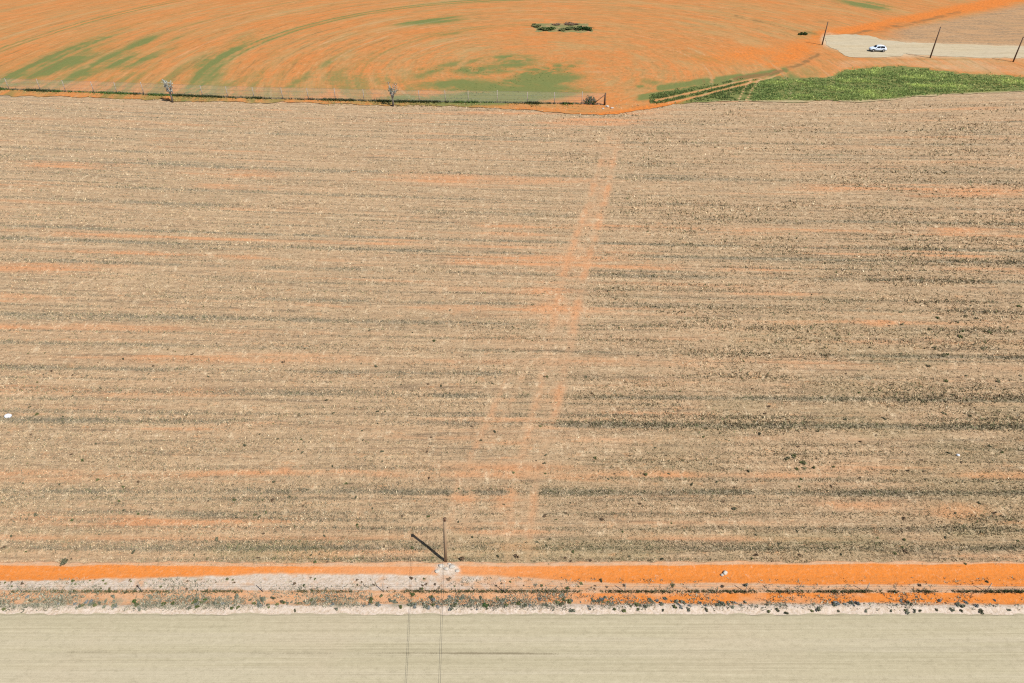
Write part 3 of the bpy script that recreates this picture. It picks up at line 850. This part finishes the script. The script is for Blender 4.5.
# dark weeds dotted over the stubble
n = 0
while n < 285:
    x = rs.uniform(-5, 1028); y = 565 - (rs.random() ** 1.25) * 275
    w = float(np.interp(x, [0, 250, 380, 560, 700, 1024], [.75, .6, 1, .8, .45, .6])) * float(np.interp(y, [290, 380, 560], [.5, 1, .9]))
    if rs.random() > w: continue
    if x > 900 and y < 430:
        sz = rs.uniform(.22, .45); k = rs.choice(['olive', 'straw', 'straw'])
        lb = 'dull olive weed clump in the coarse stubble toward the right edge of the field'; gp = 'weed clumps in the coarse stubble at right'
    elif x < 512:
        sz = rs.uniform(.15, .3); k = rs.choice(['dark', 'dark', 'olive', 'brown'])
        lb = 'small dark weed dotted on the left half of the stubble field'; gp = 'weeds dotted over the left stubble'
    else:
        sz = rs.uniform(.15, .3); k = rs.choice(['dark', 'olive', 'brown'])
        lb = 'small dark weed dotted on the right half of the stubble field'; gp = 'weeds dotted over the right stubble'
    shrub('weed_clump', k, x, y, sz, lb, 'weed', gp, zf=fz)
    n += 1
for i in range(26):
    x = rs.choice([rs.gauss(985, 16), rs.gauss(945, 10), rs.gauss(798, 8)]); y = rs.uniform(305, 425) if x > 900 else rs.uniform(448, 470)
    shrub('weed_clump', rs.choice(['straw', 'straw', 'olive']), x, y, rs.uniform(.25, .5), 'dull olive weed clump in the coarse stubble toward the right edge of the field' if x > 900 else 'yellow-olive weed clump in a knot right of centre', 'weed',
          'weed clumps in the coarse stubble at right' if x > 900 else 'knot of weeds right of centre', zf=fz)

# low weeds along the far fence line
FENCE = [(-60, 87.5), (0, 89.5), (50, 91.5), (100, 93), (150, 95), (180, 96), (220, 97.5), (270, 99), (340, 100.5), (400, 102), (450, 102.5), (500, 103), (560, 104), (604, 105)]
fxp = np.array(FENCE, float)
x = RNG.uniform(-60, 606, 26000); y = np.interp(x, fxp[:, 0], fxp[:, 1]) + np.abs(RNG.normal(0, 1, len(x))) * np.where(RNG.uniform(0, 1, len(x)) < .3, 2.0, .35) - .3
X, Y = G(x, y)
nn = fbm(X * .25, 0 * X, 63, 3)
k = RNG.uniform(0, 1, len(x)) < np.clip(ss(.40, .66, nn) * .7, .07, 1) * np.where(RNG.uniform(0, 1, len(x)) < .5, 1, ss(.3, .6, fbm(X * 1.2, 0 * X, 64, 2))) * np.interp(x, [0, 90, 120, 165, 190, 300, 350, 430, 545, 560, 606], [1, 1, .6, .6, 1, .9, .7, .8, 1, .6, .7])
X, Y, x, y = X[k], Y[k], x[k], y[k]
n = len(X)
low = (y - np.interp(x, fxp[:, 0], fxp[:, 1]) > .9)[:, None]
grn = (fbm(X * .12, 0 * X, 66, 3) > .5)[:, None]
tint = np.where(low, np.array([.24, .185, .07]), np.where(grn, np.array([.07, .12, .03]), np.array([.05, .06, .022]))) * RNG.uniform(.7, 1.4, (n, 1))
V, Fc, c = blades(np.c_[X, Y, np.full(n, 0.0)], RNG.uniform(.15, .5, n) * np.where(low[:, 0], .5, 1), RNG.uniform(.15, .3, n), tint, 4, .5, 15)
o = link('fence_weeds', np_mesh('fence_weeds', V, Fc, dict(tint=c), M_TINT))
tag(o, 'dark green weeds growing in a line under the far netting fence', 'weeds', kind='stuff')

# ------------------------------------------------------------------ wood, metal
M_POLE = simple('weathered_pole_wood', (.31, .215, .135), (.25, .17, .105), 3, .85)
M_DARKPOLE = simple('creosoted_wood', (.13, .075, .045), (.08, .05, .035), 3, .8)
M_POST = simple('grey_post_wood', (.33, .28, .235), (.22, .185, .155), 6, .9)
M_STEEL = simple('galvanised_wire', (.34, .34, .34), (.26, .26, .26), 8, .5, .5, .6)
M_CABLE = simple('black_cable', (.03, .03, .03), (.05, .05, .05), 4, .6)
M_CERAMIC = simple('brown_insulator', (.10, .04, .02), (.16, .07, .03), 9, .3, .5)

# near telephone pole
bx, by = G(445.5, 561)
HP = height_for(446, 561, 518)
t_ = empty('utility_pole', (float(bx), float(by), -.03))
tag(t_, 'weathered utility pole at the near field edge with two wires running over the gravel road', 'pole')
lean = (.20, 0)
bm = bmesh.new(); tube(bm, [(0, 0, -.3), (lean[0] * .5, 0, HP * .5), (lean[0], 0, HP)], [.118, .108, .098], 12); bm_obj('shaft', bm, M_POLE, t_, True)
bm = bmesh.new(); tube(bm, [(lean[0] - .1, -.12, HP - .14), (lean[0] + .1, -.12, HP - .14)], [.035, .035], 6); bm_obj('bracket', bm, M_DARKPOLE, t_)
for s in (-.05, .05):
    bm = bmesh.new(); tube(bm, [(lean[0] + s, -.12, HP - .11), (lean[0] + s, -.12, HP - .04), (lean[0] + s, -.12, HP + .02)], [.02, .045, .03], 8); bm_obj('insulator', bm, M_CERAMIC, t_, True)
bm = bmesh.new(); tube(bm, [(lean[0], 0, HP - .02), (lean[0], 0, HP + .05)], [.115, .05], 10); bm_obj('cap', bm, M_DARKPOLE, t_, True)
# its wires
for s, lb in ((-.05, 'left of two black overhead wires crossing above the gravel road'), (.05, 'right of two black overhead wires crossing above the gravel road')):
    bm = bmesh.new(); p0 = Vector((float(bx) + lean[0] + s, float(by) - .12, HP - .03)); p1 = Vector((-1.9 + s, -24, HP + 1.2))
    pts = []
    for i in range(29):
        k = i / 28; p = p0.lerp(p1, k); p.z -= 1.1 * 4 * k * (1 - k); pts.append(p)
    tube(bm, pts, [.0075] * 29, 5)
    tag(bm_obj('overhead_wire', bm, M_CABLE), lb, 'wire')

# far poles
for (x, yb, yt, lb) in ((822, 45, 22, 'dark slender pole at the left end of the pale gravel clearing'), (930, 58, 27, 'dark slender pole beside the track right of the white car'),
                        (1013, 62, 37, 'dark slender pole at the right edge of the picture by the track')):
    X, Y = G(x, yb); h = height_for(x, yb, yt) + .05
    e = empty('utility_pole', (float(X), float(Y), 0)); tag(e, lb, 'pole', 'dark poles along the far track')
    bm = bmesh.new(); tube(bm, [(0, 0, -.3), (0.05, 0, h * .5), (.1, 0, h)], [.16, .14, .11], 8); bm_obj('shaft', bm, M_DARKPOLE, e, True)
    bm = bmesh.new(); tube(bm, [(.02, -.1, h - .25), (.18, -.1, h - .25)], [.03, .03], 6); bm_obj('bracket', bm, M_STEEL, e)
    bm = bmesh.new(); tube(bm, [(.1, -.1, h - .22), (.1, -.1, h - .12), (.1, -.1, h - .05)], [.03, .05, .03], 8); bm_obj('insulator', bm, M_CERAMIC, e)

# far netting fence
q = NT('wire_netting', .7, .3)
q.done((.62, .55, .50))
tr = q.n('ShaderNodeBsdfTransparent'); mx = q.n('ShaderNodeMixShader'); mx.inputs[0].default_value = .15
q.t.links.new(tr.outputs[0], mx.inputs[1]); q.t.links.new(q.b.outputs[0], mx.inputs[2])
q.t.links.new(mx.outputs[0], q.t.nodes['Material Output'].inputs['Surface'])
M_NET = q.m
FH = 2.15
e = empty('netting_fence', (0, 0, 0)); tag(e, 'tall pale wire netting fence with grey posts along the far edge of the stubble', 'fence')
fx, fy = G(fxp[:, 0], fxp[:, 1])
bm = bmesh.new()
up = [bm.verts.new((a, b, FH)) for a, b in zip(fx, fy)]; dn = [bm.verts.new((a, b, .08)) for a, b in zip(fx, fy)]
for i in range(len(fx) - 1): bm.faces.new((dn[i], dn[i + 1], up[i + 1], up[i]))
r = bmesh.ops.solidify(bm, geom=bm.faces[:], thickness=.006)
bm_obj('netting', bm, M_NET, e)
for zz in (.1, .75, 1.45, FH + .02):
    bm = bmesh.new(); tube(bm, [(a, b - .03, zz) for a, b in zip(fx, fy)], [.012] * len(fx), 4); bm_obj('wire', bm, M_STEEL, e)
for x in list(range(-42, 600, 27)):
    x = x + rs.uniform(-3, 3); yb = float(np.interp(x, fxp[:, 0], fxp[:, 1]))
    X, Y = G(x, yb); hh = FH + rs.uniform(-.05, .25)
    bm = bmesh.new(); tube(bm, [(0, 0, -.2), (rs.uniform(-.05, .05), 0, hh)], [.075, .06], 7)
    p = bm_obj('post', bm, M_POST, e, True); p.location = (float(X), float(Y) + .02, 0)
X, Y = G(604.5, 105)
bm = bmesh.new(); tube(bm, [(0, 0, -.2), (0, 0, 1.0), (.03, 0, 2.2)], [.17, .16, .13], 9)
p = bm_obj('post', bm, M_DARKPOLE, e, True); p.location = (float(X), float(Y), 0); p['label'] = 'thick dark corner post'
bm = bmesh.new(); tube(bm, [(0, 0, 1.9), (-2.2, .02, .1)], [.06, .06], 7); p = bm_obj('brace', bm, M_DARKPOLE, e, True); p.location = (float(X), float(Y), 0)

# road fence on the weed line
e = empty('wire_fence', (0, 0, 0)); tag(e, 'low thin wire fence standing in the weed line along the road verge', 'fence')
xs_ = [-60] + [22 + 120.5 * i for i in range(0, 10)]
P = [G(x, 592) for x in xs_]
for (X, Y) in P:
    bm = bmesh.new(); tube(bm, [(0, 0, -.2), (rs.uniform(-.02, .02), 0, 1.0)], [.03, .025], 6)
    p = bm_obj('post', bm, M_POST, e, True); p.location = (float(X), float(Y), .02)
for zz in (.3, .6, .9):
    bm = bmesh.new(); tube(bm, [(float(X), float(Y) - .03, zz + .02) for X, Y in P], [.004] * len(P), 4); bm_obj('wire', bm, M_STEEL, e)

# ------------------------------------------------------------------ trees by the fence and bushes beyond it
M_BARK = simple('dark_bark', (.07, .055, .045), (.12, .10, .085), 5, .9)
M_PALEBARK = simple('pale_bare_wood', (.36, .35, .36), (.24, .23, .24), 4, .9)
ML_SILVER = leaf_mat('silver_leaf', (.13, .145, .11), (.32, .33, .29), 3)
ML_BUSH = leaf_mat('dense_dark_leaf', (.02, .045, .012), (.06, .10, .025), 2)


def leaf_cloud(name, centres, mat, parent, seed, n, leaf):
    rng = np.random.default_rng(seed)
    c = np.array(centres, float)
    i = rng.integers(0, len(c), n)
    d = rng.normal(size=(n, 3)); d /= np.linalg.norm(d, axis=1)[:, None]
    p = c[i, :3] + d * (c[i, 3] * rng.uniform(.3, 1.1, n) ** .7)[:, None]
    p[:, 2] = np.maximum(p[:, 2], .08)
    a = rng.normal(size=(n, 3)); a /= np.linalg.norm(a, axis=1)[:, None]
    b = np.cross(a, rng.normal(size=(n, 3))); b /= np.linalg.norm(b, axis=1)[:, None]
    L = leaf * rng.uniform(.5, 1.2, (n, 1)); W = L * rng.uniform(.4, .7, (n, 1))
    V = np.stack([p - a * L, p - b * W, p + a * L, p + b * W], 1).reshape(-1, 3)
    return link(name, np_mesh(name, V, np.arange(n * 4).reshape(-1, 4), None, mat), parent)


def fence_tree(x, y, h, label, seed, dark_base=True, leaves=260, spread=.55):
    r_ = random.Random(seed)
    X, Y = G(x, y)
    e = empty('small_tree', (float(X), float(Y), 0)); tag(e, label, 'tree')
    bm = bmesh.new(); tube(bm, [(0, 0, -.2), (.08, 0, h * .16), (.02, .05, h * .34)], [.20, .17, .13], 9); tr = bm_obj('trunk', bm, M_BARK, e, True)
    cs = []
    for i in range(6):
        a = i * 1.05 + r_.uniform(-.3, .3); rr = r_.uniform(.35, 1.0) * spread
        z0 = h * r_.uniform(.25, .38)
        m = (rr * .5 * math.cos(a), rr * .5 * math.sin(a), h * r_.uniform(.45, .6)); tp = (rr * math.cos(a), rr * math.sin(a), h * r_.uniform(.72, 1.0))
        bm = bmesh.new(); tube(bm, [(0, 0, z0), m, tp], [.085, .055, .02], 6); bm_obj('limb', bm, M_PALEBARK, e, True)
        cs.append((*tp, .34)); cs.append((*m, .26)); cs.append(((m[0] + tp[0]) / 2, (m[1] + tp[1]) / 2, (m[2] + tp[2]) / 2, .3))
    leaf_cloud('crown', cs, ML_SILVER, e, seed, leaves, .13)
    return e


fence_tree(172.5, 102, 4.0, 'pale silver-leaved little tree on a dark trunk at the left part of the far fence', 3, leaves=620, spread=1.05)
fence_tree(393, 106, 4.3, 'thin half-bare grey tree with dark foot in the middle of the far fence', 8, leaves=330, spread=1.1)
for (x, y, w, h, lb) in ((590, 104, 2.4, 1.7, 'dense dark green bush beside the thick corner post of the far fence'), (803, 35, 2.8, .75, 'dark green bush at the left tip of the gravel clearing')):
    X, Y = G(x, y)
    e = empty('bush', (float(X), float(Y), 0)); tag(e, lb, 'bush')
    bm = bmesh.new()
    for i in range(5):
        a = i * 1.25; tube(bm, [(0, 0, -.1), (.25 * w * math.cos(a) * .6, .2 * math.sin(a), h * .3), (.42 * w * math.cos(a) * .7, .4 * math.sin(a), h * .6)], [.05, .04, .02], 5)
    bm_obj('stem', bm, M_BARK, e)
    cs = [(-.36 * w, 0, h * .32, h * .30), (-.15 * w, .1, h * .52, h * .40), (.1 * w, -.1, h * .55, h * .42), (.3 * w, .05, h * .35, h * .32), (0, .3, h * .4, h * .4), (-.2 * w, -.3, h * .3, h * .3), (.2 * w, -.3, h * .3, h * .28)]
    leaf_cloud('foliage', cs, ML_BUSH, e, int(x), 420, .16)

# scrub left unploughed in the middle of the orange field
SCRUB = [(537, 27, 2.6, 1.3, ML_OLIVE, 'grey-olive bush at the left end of the unploughed patch'), (543, 30.5, 2.4, 1.0, ML_OLIVE, 'wide low olive bush at the front left of the unploughed patch'),
         (550, 30, 2.0, 1.2, ML_BUSH, 'darkest green bush left of the bare pink gap in the unploughed patch'), (563, 30.8, 2.0, .9, ML_OLIVE, 'olive bush just right of the bare pink gap'),
         (569, 30, 2.5, 1.0, ML_OLIVE, 'low olive bush in the middle right of the unploughed patch'), (576, 29, 2.6, 1.0, ML_OLIVE, 'olive bush second from the right end of the unploughed patch'),
         (584, 30, 3.0, 1.3, ML_BUSH, 'dark green bush at the right end of the unploughed patch'), (556, 25.5, 2.2, .6, ML_BROWN, 'low brown bush behind the bare pink gap'), (570, 25, 3.4, .6, ML_BROWN, 'low brown bush along the back edge of the unploughed patch')]
for (x, y, w, h, mt, lb) in SCRUB:
    X, Y = G(x, y)
    o = link('bush', bush_mesh('bush', int(x * 7), mt, 260, .8, .13)); o.location = (float(X), float(Y), .02); o.scale = (w * 1.3, w * 1.1, h * 1.15)
    tag(o, lb, 'bush', 'bushes of the unploughed patch')
rows_y = G(560, np.array([33.5, 31, 29, 26, 22.5]))[1]
bm = bmesh.new()
NX, NY = 40, 14
x0, y0 = G(531, 33.5); x1, y1 = G(592, 22.5); x0 = float(x0); x1 = float(x1); y0 = float(y0); y1 = float(y1)
gx_, gy_ = np.meshgrid(np.linspace(0, 1, NX), np.linspace(0, 1, NY))
edge = np.minimum.reduce([gx_ * 6, (1 - gx_) * 6, gy_ * 3, (1 - gy_) * 3]).clip(0, 1)
zz = .0 + edge * (.05 + .08 * fbm(gx_ * 9, gy_ * 4, 55, 3))
Xg = x0 + (x1 - x0) * gx_; Yg = y0 + (y1 - y0) * gy_
Xg = Xg + .8 * (fbm(gx_ * 9, gy_ * 5, 56, 3) - .5); Yg = Yg + 1.5 * (fbm(gx_ * 9, gy_ * 5, 57, 3) - .5)
q = NT('scrub_soil', .95, .05)
nn_ = q.noise(q.pos(), .5, 4, .65)
o = grid('earth_mound', Xg, Yg, zz, {}, q.done(q.mix(q.ramp(nn_, .33, .48), (.36, .19, .105), (.17, .155, .065))))
tag(o, kind='structure')

# ------------------------------------------------------------------ loose things
def lump(name, x, y, size, mat, label, cat, seed, zf=lambda a, b: -.04, group=None):
    X, Y = G(x, y)
    bm = bmesh.new(); bmesh.ops.create_icosphere(bm, subdivisions=3, radius=.5)
    r_ = np.random.default_rng(seed); off = r_.uniform(0, 50, 3)
    for v in bm.verts:
        p = v.co
        k = 1 + .9 * (float(fbm(np.array(p.x * 2.2 + off[0] + p.z * 1.3), np.array(p.y * 2.2 + off[1] - p.z), seed, 3)) - .5)
        v.co = p * k; v.co.z = max(v.co.z, -.18)
    o = bm_obj(name, bm, mat, None, True); o.location = (float(X), float(Y), float(zf(X, Y)) + size[2] * .15); o.scale = size
    return tag(o, label, cat, group)


M_WHITE = simple('white_plastic', (.66, .67, .70), (.42, .44, .48), 3, .5, .4)
M_STONE = simple('pale_stone', (.42, .38, .33), (.32, .29, .25), 6, .9)
lump('plastic_sack', 9, 416, (.62, .5, .42), M_WHITE, 'crumpled white sack lying on the stubble near the left edge', 'sack', 3)
lump('plastic_scrap', 958, 455, (.3, .25, .2), M_WHITE, 'small white scrap lying in the stubble at right', 'litter', 5)
lump('stone', 725, 573, (.34, .3, .3), M_STONE, 'pale stone lying alone on the bright orange bank', 'stone', 7, verge_z)
lump('stone', 722, 575, (.22, .2, .2), M_STONE, 'smaller grey stone just left of the pale one on the orange bank', 'stone', 8, verge_z)
for i, (x, y, s) in enumerate(((607, 107, .55), (612, 108.5, .4), (603, 109, .35))):
    lump('stone', x, y, (s * 1.3, s, s * .7), M_STONE, 'pale stone in the little heap at the foot of the corner post', 'stone', 11 + i, lambda a, b: .05, 'stones at the corner post')
for i, (x, y, s) in enumerate(((441, 566, .3), (446, 569, .26), (452, 567, .32), (457, 571, .24), (437, 571, .26), (449, 564, .2))):
    lump('stone', x, y, (s * 1.3, s, s * .6), M_STONE, 'small pale stone in the cleared patch at the foot of the near pole', 'stone', 21 + i, verge_z, 'stones at the near pole')

# ------------------------------------------------------------------ white hatchback
M_PAINT = simple('white_car_paint', (.60, .68, .80), (.56, .64, .76), 1, .25, .5)
M_GLASS = simple('tinted_glass', (.012, .016, .022), (.02, .024, .03), 1, .08, .6)
M_TYRE = simple('tyre_rubber', (.02, .02, .02), (.035, .034, .032), 5, .85)
M_RIM = simple('alloy_rim', (.5, .5, .52), (.4, .4, .42), 3, .35, .5, .8)
M_TRIM = simple('black_trim', (.03, .03, .03), (.045, .045, .045), 4, .6)
M_LAMP = simple('clear_lamp', (.6, .62, .64), (.5, .52, .55), 4, .15, .6)
M_REDLAMP = simple('red_lamp', (.35, .01, .01), (.25, .01, .01), 4, .2, .6)
cx, cy = G(877, 51.5)
car = empty('parked_car', (float(cx), float(cy), .105), R(174))
car.scale = (.92, .92, .86)
tag(car, 'small white hatchback standing on the pale gravel track', 'car')
# stations along the length: x, sill z, belt z, roof z or None, half width at belt, half width at roof
ST = [(-1.92, .36, .72, None, .62, 0), (-1.86, .24, .88, None, .76, 0), (-1.70, .22, .96, 1.16, .81, .58), (-1.30, .20, .98, 1.46, .84, .60), (-.7, .20, .97, 1.52, .85, .62), (-.1, .20, .95, 1.50, .85, .62),
      (.35, .20, .94, 1.38, .85, .61), (.80, .20, .93, 1.10, .84, .66), (1.05, .20, .92, None, .83, 0), (1.5, .21, .85, None, .80, 0), (1.82, .25, .74, None, .72, 0), (1.95, .36, .58, None, .55, 0)]
bm = bmesh.new()
rings = []
for (x, s, b, rf, wb, wr) in ST:
    wbot = wb * .95
    rz = rf if rf else b + .02
    rw = wr if rf else wb * .82
    prof = [(-wbot, s), (-wb * 1.0, (s + b) / 2), (-wb * .985, b), (-rw, rz - .05 if rf else b + .015), (-rw * .7, rz), (rw * .7, rz), (rw, rz - .05 if rf else b + .015), (wb * .985, b), (wb, (s + b) / 2), (wbot, s)]
    rings.append([bm.verts.new((x, yy, zz)) for yy, zz in prof])
for a, b in zip(rings[:-1], rings[1:]):
    n_ = len(a)
    for k in range(n_): bm.faces.new((a[k], a[(k + 1) % n_], b[(k + 1) % n_], b[k]))
bm.faces.new(rings[0]); bm.faces.new(rings[-1][::-1])
bmesh.ops.recalc_face_normals(bm, faces=bm.faces)
body = bm_obj('body', bm, M_PAINT, car, True)
sub = body.modifiers.new('s', 'SUBSURF'); sub.levels = 2; sub.render_levels = 2


def pane(name, pts, parent, mat=M_GLASS, th=.02):
    bm = bmesh.new(); vs = [bm.verts.new(p) for p in pts]; bm.faces.new(vs)
    bmesh.ops.solidify(bm, geom=bm.faces[:], thickness=th)
    return bm_obj(name, bm, mat, parent)


for s in (1, -1):
    pane('side_window', [(-.30, s * .845, .99), (.66, s * .84, .98), (.30, s * .685, 1.33), (-.30, s * .665, 1.42)], car)
    pane('side_window', [(-1.45, s * .845, 1.01), (-.40, s * .85, .99), (-.40, s * .665, 1.43), (-1.25, s * .66, 1.38)], car)
    pane('door_handle', [(-.62, s * .868, .86), (-.44, s * .868, .86), (-.44, s * .868, .90), (-.62, s * .868, .90)], car, M_TRIM, .03)
    bm = bmesh.new(); box(bm, (.56, s * .93, 1.0), (.12, .18, .12), .03); bm_obj('mirror', bm, M_PAINT, car)
    for wx in (-1.18, 1.20):
        w = empty('wheel', (wx, s * .80, .30)); w.parent = car
        bm = bmesh.new(); bmesh.ops.create_cone(bm, cap_ends=True, segments=24, radius1=.31, radius2=.31, depth=.22, matrix=Matrix.Rotation(R(90), 4, 'X'))
        bmesh.ops.bevel(bm, geom=[e_ for e_ in bm.edges if len(e_.link_faces) == 2 and any(len(f_.verts) > 4 for f_ in e_.link_faces)], offset=.03, segments=2, affect='EDGES')
        bm_obj('tyre', bm, M_TYRE, w)
        bm = bmesh.new(); bmesh.ops.create_cone(bm, cap_ends=True, segments=20, radius1=.19, radius2=.17, depth=.02, matrix=Matrix.Translation((0, s * .115, 0)) @ Matrix.Rotation(R(-90 * s), 4, 'X'))
        bm_obj('rim', bm, M_RIM, w)
        bm = bmesh.new(); tube(bm, [(wx + .37 * math.cos(a_), s * .82, .30 + .37 * math.sin(a_)) for a_ in np.linspace(-.1, math.pi + .1, 12)], [.045] * 12, 6); bm_obj('wheel_arch', bm, M_TRIM, car)
    bm = bmesh.new(); box(bm, (1.80, s * .55, .66), (.16, .28, .14), .04); bm_obj('headlight', bm, M_LAMP, car)
    bm = bmesh.new(); box(bm, (-1.83, s * .60, .86), (.10, .20, .24), .03); bm_obj('tail_light', bm, M_REDLAMP, car)
pane('windscreen', [(.97, -.70, .99), (.97, .70, .99), (.46, .57, 1.375), (.46, -.57, 1.375)], car)
pane('rear_window', [(-1.80, .62, 1.03), (-1.80, -.62, 1.03), (-1.50, -.52, 1.37), (-1.50, .52, 1.37)], car)
bm = bmesh.new(); box(bm, (1.90, 0, .36), (.12, 1.2, .16), .04); bm_obj('bumper', bm, M_TRIM, car)
bm = bmesh.new(); box(bm, (-1.90, 0, .38), (.10, 1.3, .18), .04); bm_obj('bumper', bm, M_TRIM, car)

# ------------------------------------------------------------------ sun, sky, camera
EL = R(51.5)
sh = Vector((-2.75, 2.30)).normalized()
S = Vector((-sh.x * math.cos(EL), -sh.y * math.cos(EL), math.sin(EL)))
ld = bpy.data.lights.new('sun', 'SUN'); ld.energy = 4.6; ld.angle = R(.5); ld.color = (1.0, .965, .90)
lo_ = bpy.data.objects.new('sun', ld); COL.objects.link(lo_)
lo_.rotation_euler = S.to_track_quat('Z', 'Y').to_euler(); lo_.location = (0, 0, 80)
w = bpy.data.worlds.new('World'); SC.world = w; w.use_nodes = True
bg = w.node_tree.nodes['Background']
sk = w.node_tree.nodes.new('ShaderNodeTexSky'); sk.sky_type = 'NISHITA'; sk.sun_disc = False
sk.sun_elevation = EL; sk.sun_rotation = math.atan2(S.x, S.y); sk.altitude = 200
w.node_tree.links.new(sk.outputs[0], bg.inputs[0]); bg.inputs[1].default_value = .065

cam = bpy.data.cameras.new('camera'); co = bpy.data.objects.new('camera', cam); COL.objects.link(co)
co.location = (0, 0, CAMH); co.rotation_euler = (R(90) - PITCH, 0, 0)
cam.sensor_fit = 'HORIZONTAL'; cam.sensor_width = 36; cam.lens = FPX / 1024 * 36; cam.clip_end = 20000; cam.clip_start = .5
SC.camera = co
SC.cycles.use_denoising = False
SC.cycles.filter_width = 1.15
vs_ = SC.view_settings
vs_.view_transform = 'Standard'; vs_.look = 'None'; vs_.exposure = .60; vs_.gamma = 1; vs_.use_curve_mapping = False
